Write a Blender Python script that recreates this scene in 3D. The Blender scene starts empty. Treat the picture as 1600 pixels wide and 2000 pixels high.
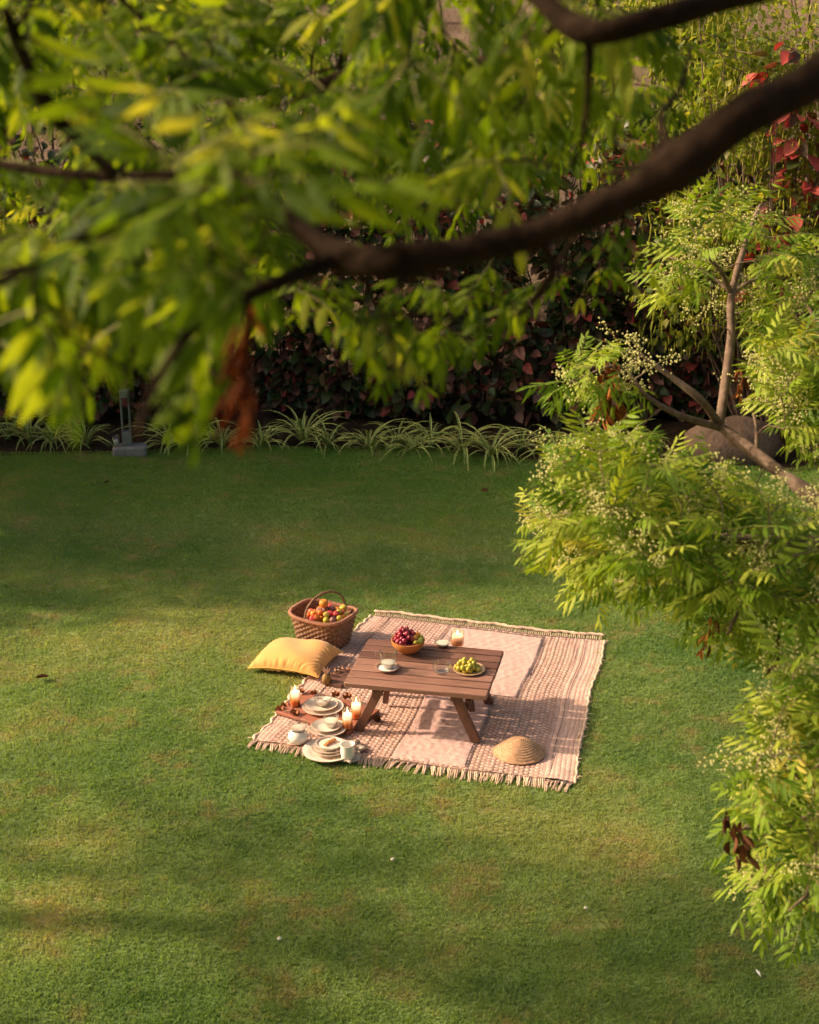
import bpy, math, random
import numpy as np
from mathutils import Vector, Matrix

R = random.Random(11)
NR = np.random.default_rng(11)
SC = bpy.context.scene
COL = SC.collection
rad = math.radians

# ------------------------------------------------------------------ camera
CAM_H, PITCH, FPX = 4.14, rad(19.5), 3000.0
cam_d = bpy.data.cameras.new('camera')
cam = bpy.data.objects.new('camera', cam_d)
COL.objects.link(cam)
cam.location = (0, 0, CAM_H)
cam.rotation_euler = (rad(90) - PITCH, 0, 0)
cam_d.sensor_fit = 'VERTICAL'
cam_d.sensor_height = 36
cam_d.sensor_width = 28.8
cam_d.lens = 54
cam_d.clip_start = 0.05
cam_d.clip_end = 1500
cam_d.dof.use_dof = True
cam_d.dof.focus_distance = 9.0
cam_d.dof.aperture_fstop = 4.0
SC.camera = cam

# ------------------------------------------------------------------ world, sun, exposure
SUN_EL, SUN_AZ = rad(30), rad(-82)      # azimuth from +Y towards +X
world = bpy.data.worlds.new('World')
SC.world = world
world.use_nodes = True
wn = world.node_tree
wn.nodes.clear()
sky = wn.nodes.new('ShaderNodeTexSky')
sky.sky_type = 'NISHITA'
sky.sun_disc = False
sky.sun_elevation = SUN_EL
sky.sun_rotation = SUN_AZ
sky.dust_density = 8.0
sky.ozone_density = 0.4
bg = wn.nodes.new('ShaderNodeBackground')
bg.inputs['Strength'].default_value = 0.115
wo = wn.nodes.new('ShaderNodeOutputWorld')
wm = wn.nodes.new('ShaderNodeMix')          # hazy golden evening air
wm.data_type = 'RGBA'; wm.blend_type = 'MULTIPLY'
wm.inputs['Factor'].default_value = 1.0
wm.inputs['B'].default_value = (1.0, 0.90, 0.74, 1)
wn.links.new(sky.outputs[0], wm.inputs['A'])
wn.links.new(wm.outputs['Result'], bg.inputs[0])
wn.links.new(bg.outputs[0], wo.inputs[0])
sd = bpy.data.lights.new('sun', 'SUN')
sd.energy = 3.7
sd.angle = rad(1.2)
sd.color = (1.0, 0.74, 0.52)
sun = bpy.data.objects.new('sun', sd)
COL.objects.link(sun)
to_sun = Vector((math.sin(SUN_AZ) * math.cos(SUN_EL), math.cos(SUN_AZ) * math.cos(SUN_EL), math.sin(SUN_EL)))
sun.rotation_euler = (-to_sun).to_track_quat('-Z', 'Y').to_euler()
sun.location = (-30, 5, 25)
SC.view_settings.view_transform = 'Standard'
SC.view_settings.look = 'None'
SC.view_settings.exposure = 0.92
SC.view_settings.gamma = 1.0
SC.view_settings.use_curve_mapping = False
SC.render.engine = 'CYCLES'
SC.cycles.use_denoising = True
SC.cycles.max_bounces = 10
SC.cycles.transparent_max_bounces = 12
SC.cycles.transmission_bounces = 10
SC.cycles.caustics_refractive = False
SC.cycles.caustics_reflective = False
SC.cycles.sample_clamp_indirect = 4.0


# ------------------------------------------------------------------ helpers
def axis_pt(px, py, d):
    """world point seen at photo pixel (1600x2000) at depth d along the optical axis (used to lay the plan out)"""
    xc, yc = (px - 800) / FPX, (1000 - py) / FPX
    c, s = math.cos(PITCH), math.sin(PITCH)
    return Vector((xc * d, (c + yc * s) * d, CAM_H + (-s + yc * c) * d))


def ground_pt(px, py, z=0.0):
    v = axis_pt(px, py, 1.0) - Vector((0, 0, CAM_H))
    t = (z - CAM_H) / v.z
    return Vector((v.x * t, v.y * t, z))


def tag(o, label=None, cat=None, group=None, kind=None):
    if label: o['label'] = label
    if cat: o['category'] = cat
    if group: o['group'] = group
    if kind: o['kind'] = kind
    return o


def empty(name, loc=(0, 0, 0), rz=0.0, label=None, cat=None, group=None):
    o = bpy.data.objects.new(name, None)
    o.empty_display_size = 0.1
    COL.objects.link(o)
    o.location = loc
    o.rotation_euler = (0, 0, rz)
    return tag(o, label, cat, group)


def link(name, data, parent=None, mtx=None, loc=None, rot=None):
    o = bpy.data.objects.new(name, data)
    COL.objects.link(o)
    if parent is not None: o.parent = parent
    if mtx is not None: o.matrix_basis = mtx
    if loc is not None: o.location = loc
    if rot is not None: o.rotation_euler = rot
    return o


def raw_mesh(name, V, T, mats, mi=None, rnd=None, smooth=True):
    """fast triangle mesh"""
    V = np.asarray(V, dtype=np.float32).reshape(-1, 3)
    T = np.asarray(T, dtype=np.int32).reshape(-1, 3)
    me = bpy.data.meshes.new(name)
    me.vertices.add(len(V))
    me.vertices.foreach_set('co', V.ravel())
    me.loops.add(T.size)
    me.loops.foreach_set('vertex_index', T.ravel())
    me.polygons.add(len(T))
    me.polygons.foreach_set('loop_start', np.arange(0, T.size, 3, dtype=np.int32))
    if mi is not None:
        me.polygons.foreach_set('material_index', np.asarray(mi, dtype=np.int32))
    for m in (mats if isinstance(mats, (list, tuple)) else [mats]):
        me.materials.append(m)
    if rnd is not None:
        a = me.attributes.new('rnd', 'FLOAT', 'POINT')
        a.data.foreach_set('value', np.asarray(rnd, dtype=np.float32))
    me.update(calc_edges=True)
    if smooth:
        me.polygons.foreach_set('use_smooth', np.ones(len(T), dtype=bool))
    me.validate()
    return me


class MB:
    """collects shapes, then makes one mesh"""
    def __init__(s): s.v, s.f, s.m = [], [], []

    def add(s, V, F, m=0):
        b = len(s.v)
        s.v.extend([tuple(map(float, p)) for p in V])
        s.f.extend([tuple(b + i for i in f) for f in F])
        s.m.extend([m] * len(F))
        return s

    def box(s, size, c=(0, 0, 0), M=None, m=0, bev=0.0):
        x, y, z = size[0] / 2, size[1] / 2, size[2] / 2
        if bev <= 0:
            V = [(sx * x, sy * y, sz * z) for sz in (-1, 1) for sy in (-1, 1) for sx in (-1, 1)]
            F = [(0, 2, 3, 1), (4, 5, 7, 6), (0, 1, 5, 4), (2, 6, 7, 3), (0, 4, 6, 2), (1, 3, 7, 5)]
        else:
            b = bev
            V, F = [], []
            for zz, ins in ((-z, b), (-z + b, 0), (z - b, 0), (z, b)):
                X, Y = x - ins, y - ins
                V += [(-X + b, -Y, zz), (X - b, -Y, zz), (X, -Y + b, zz), (X, Y - b, zz), (X - b, Y, zz), (-X + b, Y, zz), (-X, Y - b, zz), (-X, -Y + b, zz)]
            for k in range(3):
                for i in range(8):
                    j = (i + 1) % 8
                    F.append((k * 8 + i, k * 8 + j, k * 8 + 8 + j, k * 8 + 8 + i))
            F.append(tuple(range(7, -1, -1)))
            F.append(tuple(range(24, 32)))
        M = M or Matrix.Identity(4)
        V = [M @ (Vector(p) + Vector(c)) for p in V]
        return s.add(V, F, m)

    def tube(s, P, r, k=6, m=0, cap=True):
        V, F = tube(P, r, k, cap)
        return s.add(V, F, m)

    def lathe(s, prof, n=32, m=0, c=(0, 0, 0), M=None, squash=None):
        V, F = lathe(prof, n)
        if squash: V = [(x * squash[0], y * squash[1], z) for x, y, z in V]
        M = M or Matrix.Identity(4)
        V = [M @ (Vector(p) + Vector(c)) for p in V]
        return s.add(V, F, m)

    def ball(s, c, r, nu=10, nv=7, m=0, M=None):
        rx, ry, rz = (r, r, r) if not isinstance(r, (tuple, list)) else r
        prof = [(math.sin(math.pi * i / nv), -math.cos(math.pi * i / nv)) for i in range(nv + 1)]
        V, F = lathe(prof, nu)
        M = M or Matrix.Identity(4)
        V = [M @ Vector((x * rx, y * ry, z * rz)) + Vector(c) for x, y, z in V]
        return s.add(V, F, m)

    def mesh(s, name, mats, smooth=True):
        me = bpy.data.meshes.new(name)
        me.from_pydata(s.v, [], s.f)
        for mm in (mats if isinstance(mats, (list, tuple)) else [mats]): me.materials.append(mm)
        me.polygons.foreach_set('material_index', s.m)
        if smooth: me.polygons.foreach_set('use_smooth', [True] * len(s.f))
        me.update()
        return me

    def build(s, name, mats, parent=None, smooth=True, sharp=None, **k):
        me = s.mesh(name, mats, smooth)
        if smooth and sharp: me.set_sharp_from_angle(angle=rad(sharp))
        return link(name, me, parent, **k)


def tube(P, r, k=6, cap=True):
    P = [Vector(p) for p in P]
    n = len(P)
    if not hasattr(r, '__len__'): r = [r] * n
    V, F = [], []
    up = None
    for i in range(n):
        t = (P[min(i + 1, n - 1)] - P[max(i - 1, 0)])
        t = t.normalized() if t.length > 1e-9 else Vector((0, 0, 1))
        if up is None:
            up = Vector((0, 0, 1)) if abs(t.z) < 0.9 else Vector((1, 0, 0))
        a = t.cross(up)
        if a.length < 1e-6: a = t.cross(Vector((0.3, 1, 0.2)))
        a.normalize()
        b = a.cross(t).normalized()
        up = b
        for j in range(k):
            th = 2 * math.pi * j / k
            V.append(P[i] + (a * math.cos(th) + b * math.sin(th)) * r[i])
    for i in range(n - 1):
        for j in range(k):
            j2 = (j + 1) % k
            F.append((i * k + j, i * k + j2, i * k + k + j2, i * k + k + j))
    if cap:
        F.append(tuple(range(k - 1, -1, -1)))
        F.append(tuple(range((n - 1) * k, n * k)))
    return V, F


def lathe(prof, n):
    """revolve (radius, z) points; radius 0 makes a pole"""
    V, F, rows = [], [], []
    for r, z in prof:
        if r < 1e-6:
            rows.append([len(V)]); V.append((0, 0, z))
        else:
            rows.append(list(range(len(V), len(V) + n)))
            V += [(r * math.cos(2 * math.pi * i / n), r * math.sin(2 * math.pi * i / n), z) for i in range(n)]
    for a, b in zip(rows, rows[1:]):
        if len(a) == 1 and len(b) == 1: continue
        for i in range(n):
            j = (i + 1) % n
            if len(a) == 1: F.append((a[0], b[j], b[i]))
            elif len(b) == 1: F.append((a[i], a[j], b[0]))
            else: F.append((a[i], a[j], b[j], b[i]))
    return V, F


def smooth_path(P, sub=5):
    P = [Vector(p) for p in P]
    out = []
    for i in range(len(P) - 1):
        p0, p1, p2, p3 = P[max(i - 1, 0)], P[i], P[i + 1], P[min(i + 2, len(P) - 1)]
        for k in range(sub):
            t = k / sub
            out.append(0.5 * ((2 * p1) + (p2 - p0) * t + (2 * p0 - 5 * p1 + 4 * p2 - p3) * t * t + (3 * p1 - p0 - 3 * p2 + p3) * t ** 3))
    out.append(P[-1])
    return out


def interp(r, n):
    return list(np.interp(np.linspace(0, 1, n), np.linspace(0, 1, len(r)), r))


def waves(seed, n=10, lo=0.5, hi=2.0):
    g = np.random.default_rng(seed)
    L = g.uniform(lo, hi, n); a = g.uniform(0, 2 * np.pi, n); ph = g.uniform(0, 2 * np.pi, n)
    kx, ky = 2 * np.pi / L * np.cos(a), 2 * np.pi / L * np.sin(a)
    w = L / L.mean()

    def f(x, y):
        s = 0
        for i in range(n): s = s + w[i] * np.sin(kx[i] * x + ky[i] * y + ph[i])
        return s / math.sqrt(n)
    return f


# ------------------------------------------------------------------ materials
def nodes_of(name):
    m = bpy.data.materials.new(name)
    m.use_nodes = True
    t = m.node_tree
    t.nodes.clear()
    return m, t, t.nodes, t.links


def ramp(nd, lk, fac, stops, inter='LINEAR'):
    r = nd.new('ShaderNodeValToRGB')
    r.color_ramp.interpolation = inter
    e = r.color_ramp.elements
    while len(e) < len(stops): e.new(0.5)
    for el, (p, c) in zip(e, stops):
        el.position = p
        el.color = (*c, 1) if len(c) == 3 else c
    lk.new(fac, r.inputs[0])
    return r.outputs[0]


def noise(nd, lk, scale, detail=3, rough=0.55, coord='Object', stretch=None, vec=None):
    if vec is None:
        if coord == 'World':
            vec = nd.new('ShaderNodeNewGeometry').outputs['Position']
        else:
            vec = nd.new('ShaderNodeTexCoord').outputs[coord]
    if stretch:
        mp = nd.new('ShaderNodeMapping')
        mp.inputs['Scale'].default_value = stretch
        lk.new(vec, mp.inputs[0]); vec = mp.outputs[0]
    n = nd.new('ShaderNodeTexNoise')
    n.inputs['Scale'].default_value = scale
    n.inputs['Detail'].default_value = detail
    n.inputs['Roughness'].default_value = rough
    lk.new(vec, n.inputs['Vector'])
    return n.outputs['Fac']


def math_n(nd, lk, op, a, b=None):
    n = nd.new('ShaderNodeMath')
    n.operation = op
    for i, x in enumerate((a, b)):
        if x is None: continue
        if isinstance(x, (int, float)): n.inputs[i].default_value = x
        else: lk.new(x, n.inputs[i])
    return n.outputs[0]


def individual(nd, lk):
    """one value 0..1 per leaf: the object's own random plus the 'rnd' attribute of joined leaves"""
    oi = nd.new('ShaderNodeObjectInfo').outputs['Random']
    at = nd.new('ShaderNodeAttribute'); at.attribute_name = 'rnd'
    return math_n(nd, lk, 'FRACT', math_n(nd, lk, 'ADD', oi, at.outputs['Fac']))


def mixc(nd, lk, fac, a, b, mode='MIX'):
    n = nd.new('ShaderNodeMix')
    n.data_type = 'RGBA'
    n.blend_type = mode
    for s, x in ((n.inputs['Factor'], fac), (n.inputs['A'], a), (n.inputs['B'], b)):
        if isinstance(x, (int, float)): s.default_value = x
        elif isinstance(x, tuple): s.default_value = (*x, 1)
        else: lk.new(x, s)
    return n.outputs['Result']


def surf(name, stops, rough=0.6, scale=20, detail=4, stretch=None, bump=0.2, bscale=None, bdist=0.002, spec=0.4,
         per_obj=0.0, coord='Object', sss=0.0, sss_r=(0.01, 0.005, 0.003), coat=0.0, sheen=0.0):
    """Principled with a noise driven colour ramp and bump"""
    m, t, nd, lk = nodes_of(name)
    f = noise(nd, lk, scale, detail, 0.6, coord, stretch)
    if per_obj:
        oi = nd.new('ShaderNodeObjectInfo').outputs['Random']
        f2 = math_n(nd, lk, 'MULTIPLY_ADD', math_n(nd, lk, 'SUBTRACT', oi, 0.5), per_obj)
        nd_add = math_n(nd, lk, 'ADD', f, math_n(nd, lk, 'MULTIPLY', math_n(nd, lk, 'SUBTRACT', oi, 0.5), per_obj))
        f = nd_add
    c = ramp(nd, lk, f, stops)
    p = nd.new('ShaderNodeBsdfPrincipled')
    lk.new(c, p.inputs['Base Color'])
    p.inputs['Roughness'].default_value = rough
    p.inputs['Specular IOR Level'].default_value = spec
    if sss:
        p.inputs['Subsurface Weight'].default_value = sss
        p.inputs['Subsurface Radius'].default_value = sss_r
        p.inputs['Subsurface Scale'].default_value = 1.0
    if coat: p.inputs['Coat Weight'].default_value = coat
    if sheen: p.inputs['Sheen Weight'].default_value = sheen
    if bump:
        b = nd.new('ShaderNodeBump')
        b.inputs['Strength'].default_value = bump
        b.inputs['Distance'].default_value = bdist
        lk.new(noise(nd, lk, bscale or scale * 2, 4, 0.6, coord, stretch), b.inputs['Height'])
        lk.new(b.outputs[0], p.inputs['Normal'])
    o = nd.new('ShaderNodeOutputMaterial')
    lk.new(p.outputs[0], o.inputs[0])
    return m


def leafy(name, stops, trans=0.4, tcol=1.6, rough=0.45, spec=0.35, tint=(1.0, 1.0, 0.6), vein=0.0):
    """leaf: glossy front, light coming through; colour differs from leaf to leaf"""
    m, t, nd, lk = nodes_of(name)
    v = individual(nd, lk)
    c = ramp(nd, lk, v, stops)
    f = noise(nd, lk, 35, 3)
    c = mixc(nd, lk, 0.35, c, ramp(nd, lk, f, [(0.3, (0.45, 0.5, 0.4)), (0.7, (1.0, 1.0, 1.0))]), 'MULTIPLY')
    p = nd.new('ShaderNodeBsdfPrincipled')
    lk.new(c, p.inputs['Base Color'])
    p.inputs['Roughness'].default_value = rough
    p.inputs['Specular IOR Level'].default_value = spec
    tr = nd.new('ShaderNodeBsdfTranslucent')
    tc = mixc(nd, lk, 1.0, c, tuple(tcol * x for x in tint), 'MULTIPLY')
    lk.new(tc, tr.inputs['Color'])
    mx = nd.new('ShaderNodeMixShader')
    mx.inputs[0].default_value = trans
    lk.new(p.outputs[0], mx.inputs[1]); lk.new(tr.outputs[0], mx.inputs[2])
    o = nd.new('ShaderNodeOutputMaterial')
    lk.new(mx.outputs[0], o.inputs[0])
    return m


def lawn_material(name, blades):
    m, t, nd, lk = nodes_of(name)
    n1 = noise(nd, lk, 0.42, 3, 0.5, 'World')
    n2 = noise(nd, lk, 2.2, 4, 0.6, 'World')
    n3 = noise(nd, lk, 9.0, 4, 0.6, 'World')
    f = math_n(nd, lk, 'ADD', math_n(nd, lk, 'MULTIPLY', n1, 0.72), math_n(nd, lk, 'MULTIPLY', n2, 0.28))
    c = ramp(nd, lk, f, [(0.36, (0.105, 0.212, 0.056)), (0.50, (0.198, 0.290, 0.098)), (0.64, (0.345, 0.372, 0.145))])
    # deeper green mixed in towards the planting bed
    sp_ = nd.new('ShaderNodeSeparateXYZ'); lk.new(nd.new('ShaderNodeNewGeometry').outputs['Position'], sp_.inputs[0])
    bed_green = ramp(nd, lk, math_n(nd, lk, 'ADD', math_n(nd, lk, 'MULTIPLY', sp_.outputs['Y'], 0.083), math_n(nd, lk, 'MULTIPLY', math_n(nd, lk, 'SUBTRACT', n1, 0.5), 0.5)), [(0.93, (0, 0, 0)), (1.0, (1, 1, 1))])
    c = mixc(nd, lk, math_n(nd, lk, 'MULTIPLY', bed_green, 0.7), c, (0.125, 0.255, 0.045))
    dry = ramp(nd, lk, math_n(nd, lk, 'MULTIPLY', n2, n3), [(0.27, (0, 0, 0)), (0.40, (1, 1, 1))])
    c = mixc(nd, lk, math_n(nd, lk, 'MULTIPLY', dry, 0.5), c, (0.33, 0.25, 0.14))
    if blades:
        at = nd.new('ShaderNodeAttribute'); at.attribute_name = 'rnd'
        c = mixc(nd, lk, 0.8, c, ramp(nd, lk, at.outputs['Fac'], [(0.0, (0.84, 0.88, 0.80)), (0.55, (1.0, 1.0, 1.0)), (0.9, (1.08, 1.06, 0.98)), (1.0, (1.3, 1.18, 1.05))]), 'MULTIPLY')
    else:
        c = mixc(nd, lk, 1.0, c, (0.75, 0.72, 0.62), 'MULTIPLY')
    p = nd.new('ShaderNodeBsdfPrincipled')
    lk.new(c, p.inputs['Base Color'])
    p.inputs['Roughness'].default_value = 0.65
    p.inputs['Specular IOR Level'].default_value = 0.25
    o = nd.new('ShaderNodeOutputMaterial')
    if blades:
        tr = nd.new('ShaderNodeBsdfTranslucent')
        lk.new(mixc(nd, lk, 1.0, c, (1.5, 1.4, 0.7), 'MULTIPLY'), tr.inputs['Color'])
        mx = nd.new('ShaderNodeMixShader'); mx.inputs[0].default_value = 0.5
        lk.new(p.outputs[0], mx.inputs[1]); lk.new(tr.outputs[0], mx.inputs[2])
        lk.new(mx.outputs[0], o.inputs[0])
    else:
        b = nd.new('ShaderNodeBump'); b.inputs['Strength'].default_value = 0.6; b.inputs['Distance'].default_value = 0.01
        lk.new(noise(nd, lk, 90, 3, 0.7, 'World'), b.inputs['Height'])
        lk.new(b.outputs[0], p.inputs['Normal'])
        lk.new(p.outputs[0], o.inputs[0])
    return m


def glass_mat(name, col=(1, 1, 1), rough=0.02):
    """thin clear glass: mostly see-through with a fresnel reflection"""
    m, t, nd, lk = nodes_of(name)
    tr = nd.new('ShaderNodeBsdfTransparent'); tr.inputs[0].default_value = (*col, 1)
    gl = nd.new('ShaderNodeBsdfGlossy'); gl.inputs['Roughness'].default_value = rough
    lw_ = nd.new('ShaderNodeLayerWeight'); lw_.inputs[0].default_value = 0.5
    w = noise(nd, lk, 30, 2)
    f5 = math_n(nd, lk, 'POWER', lw_.outputs['Facing'], 2.4)
    fac = math_n(nd, lk, 'ADD', math_n(nd, lk, 'MULTIPLY', f5, 0.9), math_n(nd, lk, 'MULTIPLY', w, 0.09))
    mx = nd.new('ShaderNodeMixShader')
    lk.new(fac, mx.inputs[0]); lk.new(tr.outputs[0], mx.inputs[1]); lk.new(gl.outputs[0], mx.inputs[2])
    o = nd.new('ShaderNodeOutputMaterial'); lk.new(mx.outputs[0], o.inputs[0])
    return m


def emit_mat(name, col, s):
    m, t, nd, lk = nodes_of(name)
    e = nd.new('ShaderNodeEmission'); e.inputs[0].default_value = (*col, 1); e.inputs[1].default_value = s
    o = nd.new('ShaderNodeOutputMaterial'); lk.new(e.outputs[0], o.inputs[0])
    return m


def wax_mat(name='candle_wax', c0=(0.80, 0.24, 0.04), c1=(0.95, 0.48, 0.16), c2=(0.93, 0.80, 0.58)):
    """two-tone candle: orange foot, cream top (dyed wax, blended)"""
    m, t, nd, lk = nodes_of(name)
    sx = nd.new('ShaderNodeSeparateXYZ')
    lk.new(nd.new('ShaderNodeTexCoord').outputs['Object'], sx.inputs[0])
    f = math_n(nd, lk, 'ADD', math_n(nd, lk, 'MULTIPLY', sx.outputs['Z'], 10.0), math_n(nd, lk, 'MULTIPLY', noise(nd, lk, 25), 0.12))
    c = ramp(nd, lk, f, [(0.30, c0), (0.58, c1), (0.75, c2)])
    p = nd.new('ShaderNodeBsdfPrincipled')
    lk.new(c, p.inputs['Base Color'])
    p.inputs['Roughness'].default_value = 0.4
    p.inputs['Subsurface Weight'].default_value = 0.6
    p.inputs['Subsurface Radius'].default_value = (0.03, 0.015, 0.006)
    p.inputs['Subsurface Scale'].default_value = 1.0
    # a burning candle's wax glows round the wick
    g = ramp(nd, lk, f, [(0.35, (0, 0, 0)), (0.95, (1, 1, 1))])
    lk.new(mixc(nd, lk, 1.0, c, g, 'MULTIPLY'), p.inputs['Emission Color'])
    p.inputs['Emission Strength'].default_value = 0.9
    o = nd.new('ShaderNodeOutputMaterial'); lk.new(p.outputs[0], o.inputs[0])
    return m


M = {}
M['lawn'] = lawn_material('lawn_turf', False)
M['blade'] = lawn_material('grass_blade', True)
M['soil'] = surf('bed_soil', [(0.3, (0.022, 0.014, 0.009)), (0.7, (0.06, 0.038, 0.025))], 0.95, 9, 6, bump=0.8, bscale=30, bdist=0.03, spec=0.1, coord='Object')
M['dirt'] = surf('dry_dirt', [(0.3, (0.085, 0.058, 0.040)), (0.7, (0.19, 0.135, 0.098))], 0.95, 1.2, 7, bump=0.8, bscale=14, bdist=0.06, spec=0.1)
M['bark'] = surf('dark_bark', [(0.3, (0.008, 0.005, 0.003)), (0.62, (0.026, 0.016, 0.010)), (0.8, (0.075, 0.052, 0.034))], 0.95, 18, 5, (1, 1, 1), 0.9, 60, 0.008, 0.05)
M['bark2'] = surf('grey_bark', [(0.3, (0.10, 0.068, 0.05)), (0.7, (0.24, 0.17, 0.125))], 0.85, 22, 5, None, 0.7, 70, 0.004, 0.2)
M['twig'] = surf('green_twig', [(0.3, (0.12, 0.10, 0.04)), (0.7, (0.20, 0.17, 0.06))], 0.7, 30, 3, bump=0.2)
M['rachis'] = surf('leaf_rachis', [(0.3, (0.15, 0.17, 0.04)), (0.7, (0.24, 0.22, 0.06))], 0.6, 30, 2, bump=0)
M['neem'] = leafy('neem_leaf', [(0.0, (0.028, 0.060, 0.004)), (0.40, (0.075, 0.128, 0.007)), (0.88, (0.155, 0.215, 0.016)), (1.0, (0.30, 0.31, 0.06))], 0.52, 2.0, 0.55, 0.10, (1.08, 1.0, 0.25))
M['neem2'] = leafy('flowering_neem_leaf', [(0.0, (0.085, 0.17, 0.012)), (0.5, (0.22, 0.33, 0.028)), (0.95, (0.38, 0.44, 0.06)), (1.0, (0.48, 0.42, 0.08))], 0.36, 1.5, 0.5, 0.16, (1.05, 1.0, 0.35))
M['dead'] = leafy('dead_leaf', [(0.0, (0.09, 0.028, 0.010)), (0.5, (0.20, 0.070, 0.020)), (1.0, (0.40, 0.17, 0.05))], 0.3, 1.4, 0.8, 0.1, (1, 0.8, 0.6))
M['deadred'] = leafy('rust_dead_leaf', [(0.0, (0.05, 0.014, 0.006)), (0.6, (0.15, 0.042, 0.014)), (1.0, (0.27, 0.09, 0.03))], 0.3, 1.4, 0.8, 0.1, (1, 0.7, 0.5))
M['deadbrown'] = leafy('dark_dead_leaf', [(0.0, (0.05, 0.02, 0.012)), (1.0, (0.16, 0.07, 0.035))], 0.2, 1.2, 0.8, 0.1, (1, 0.8, 0.6))
M['flower'] = surf('cream_blossom', [(0.3, (0.40, 0.40, 0.12)), (0.7, (0.56, 0.54, 0.22))], 0.7, 40, 2, bump=0)
M['copper'] = leafy('copperleaf', [(0.0, (0.024, 0.055, 0.014)), (0.34, (0.055, 0.095, 0.026)), (0.56, (0.085, 0.072, 0.036)), (0.72, (0.15, 0.065, 0.050)), (0.89, (0.36, 0.16, 0.12)), (1.0, (0.46, 0.07, 0.07))], 0.25, 1.5, 0.42, 0.4, (1.1, 0.7, 0.6))
M['copper2'] = leafy('bright_red_copperleaf', [(0.0, (0.05, 0.085, 0.02)), (0.25, (0.16, 0.05, 0.04)), (0.6, (0.42, 0.055, 0.055)), (1.0, (0.58, 0.15, 0.11))], 0.3, 1.5, 0.42, 0.4, (1.1, 0.6, 0.5))
M['stem'] = surf('dark_stem', [(0.3, (0.035, 0.022, 0.015)), (0.7, (0.09, 0.06, 0.04))], 0.85, 25, 4, bump=0.4)
M['spg'] = surf('spider_leaf_green', [(0.3, (0.05, 0.12, 0.02)), (0.7, (0.09, 0.18, 0.035))], 0.4, 30, 2, bump=0, per_obj=0.4)
M['spw'] = surf('spider_leaf_cream', [(0.3, (0.48, 0.54, 0.13)), (0.7, (0.66, 0.66, 0.22))], 0.4, 30, 2, bump=0, per_obj=0.4)
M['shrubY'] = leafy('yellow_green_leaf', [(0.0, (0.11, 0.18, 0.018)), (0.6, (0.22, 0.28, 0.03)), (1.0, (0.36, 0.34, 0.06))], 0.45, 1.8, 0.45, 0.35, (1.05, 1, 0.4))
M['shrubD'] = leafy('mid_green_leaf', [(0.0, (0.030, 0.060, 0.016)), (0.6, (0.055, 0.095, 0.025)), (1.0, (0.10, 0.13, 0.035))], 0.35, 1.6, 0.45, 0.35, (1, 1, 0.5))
M['palm'] = leafy('palm_leaf', [(0.0, (0.035, 0.075, 0.028)), (0.6, (0.07, 0.12, 0.045)), (1.0, (0.12, 0.15, 0.06))], 0.3, 1.5, 0.35, 0.5, (1, 1, 0.6))
M['pod'] = leafy('bean_pod', [(0.0, (0.36, 0.40, 0.05)), (0.6, (0.54, 0.52, 0.08)), (1.0, (0.62, 0.52, 0.18))], 0.35, 1.3, 0.5, 0.3, (1, 1, 0.5))
M['rock'] = surf('boulder_stone', [(0.3, (0.085, 0.058, 0.042)), (0.7, (0.19, 0.13, 0.095))], 0.9, 5, 8, bump=0.8, bscale=22, bdist=0.02, spec=0.2)
M['concrete'] = surf('grey_concrete', [(0.3, (0.14, 0.14, 0.14)), (0.7, (0.25, 0.245, 0.245))], 0.85, 14, 6, bump=0.4, bscale=60, bdist=0.004)
M['lampmetal'] = surf('grey_lamp_metal', [(0.3, (0.13, 0.14, 0.135)), (0.7, (0.20, 0.21, 0.20))], 0.4, 20, 3, bump=0.05, spec=0.5)
M['glass'] = glass_mat('clear_glass', (0.95, 0.97, 0.96))
M['amberglass'] = glass_mat('candle_glass', (0.97, 0.90, 0.82))
M['wood'] = surf('brown_plank', [(0.25, (0.12, 0.056, 0.040)), (0.5, (0.205, 0.102, 0.073)), (0.8, (0.31, 0.168, 0.122))], 0.55, 5, 6, (1.2, 16, 16), 0.6, 9, 0.003, 0.35, per_obj=0.6)
M['legwood'] = surf('dark_leg_wood', [(0.25, (0.085, 0.038, 0.024)), (0.8, (0.19, 0.092, 0.060))], 0.55, 5, 6, (10, 10, 1.4), 0.4, 9, 0.003, 0.35, per_obj=0.2)
M['tray'] = surf('reddish_board', [(0.25, (0.26, 0.095, 0.058)), (0.8, (0.42, 0.17, 0.11))], 0.5, 4, 5, (2, 14, 14), 0.3, 8, 0.002, 0.35, per_obj=0.25)
M['cloth'] = surf('yellow_cloth', [(0.3, (0.65, 0.320, 0.095)), (0.7, (0.75, 0.395, 0.130))], 0.85, 4, 4, bump=0.25, bscale=420, bdist=0.0012, spec=0.15, sheen=0.25)
M['piping'] = surf('yellow_piping', [(0.3, (0.62, 0.33, 0.08)), (0.7, (0.72, 0.42, 0.12))], 0.85, 30, 3, bump=0.3, bscale=300)
M['straw'] = surf('straw_braid', [(0.25, (0.34, 0.195, 0.105)), (0.6, (0.52, 0.32, 0.19)), (0.85, (0.62, 0.41, 0.26))], 0.8, 55, 4, None, 0.6, 150, 0.004, 0.2)
M['ceramic'] = surf('cream_ceramic', [(0.3, (0.66, 0.56, 0.47)), (0.7, (0.76, 0.67, 0.58))], 0.3, 12, 4, bump=0.08, bscale=40, spec=0.5, per_obj=0.3)
M['ceramicrim'] = surf('brown_glaze_rim', [(0.3, (0.42, 0.29, 0.21)), (0.7, (0.55, 0.41, 0.31))], 0.35, 20, 3, bump=0)
M['white'] = surf('white_ceramic', [(0.3, (0.76, 0.71, 0.65)), (0.7, (0.84, 0.80, 0.75))], 0.3, 14, 3, bump=0.05, spec=0.5)
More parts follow.
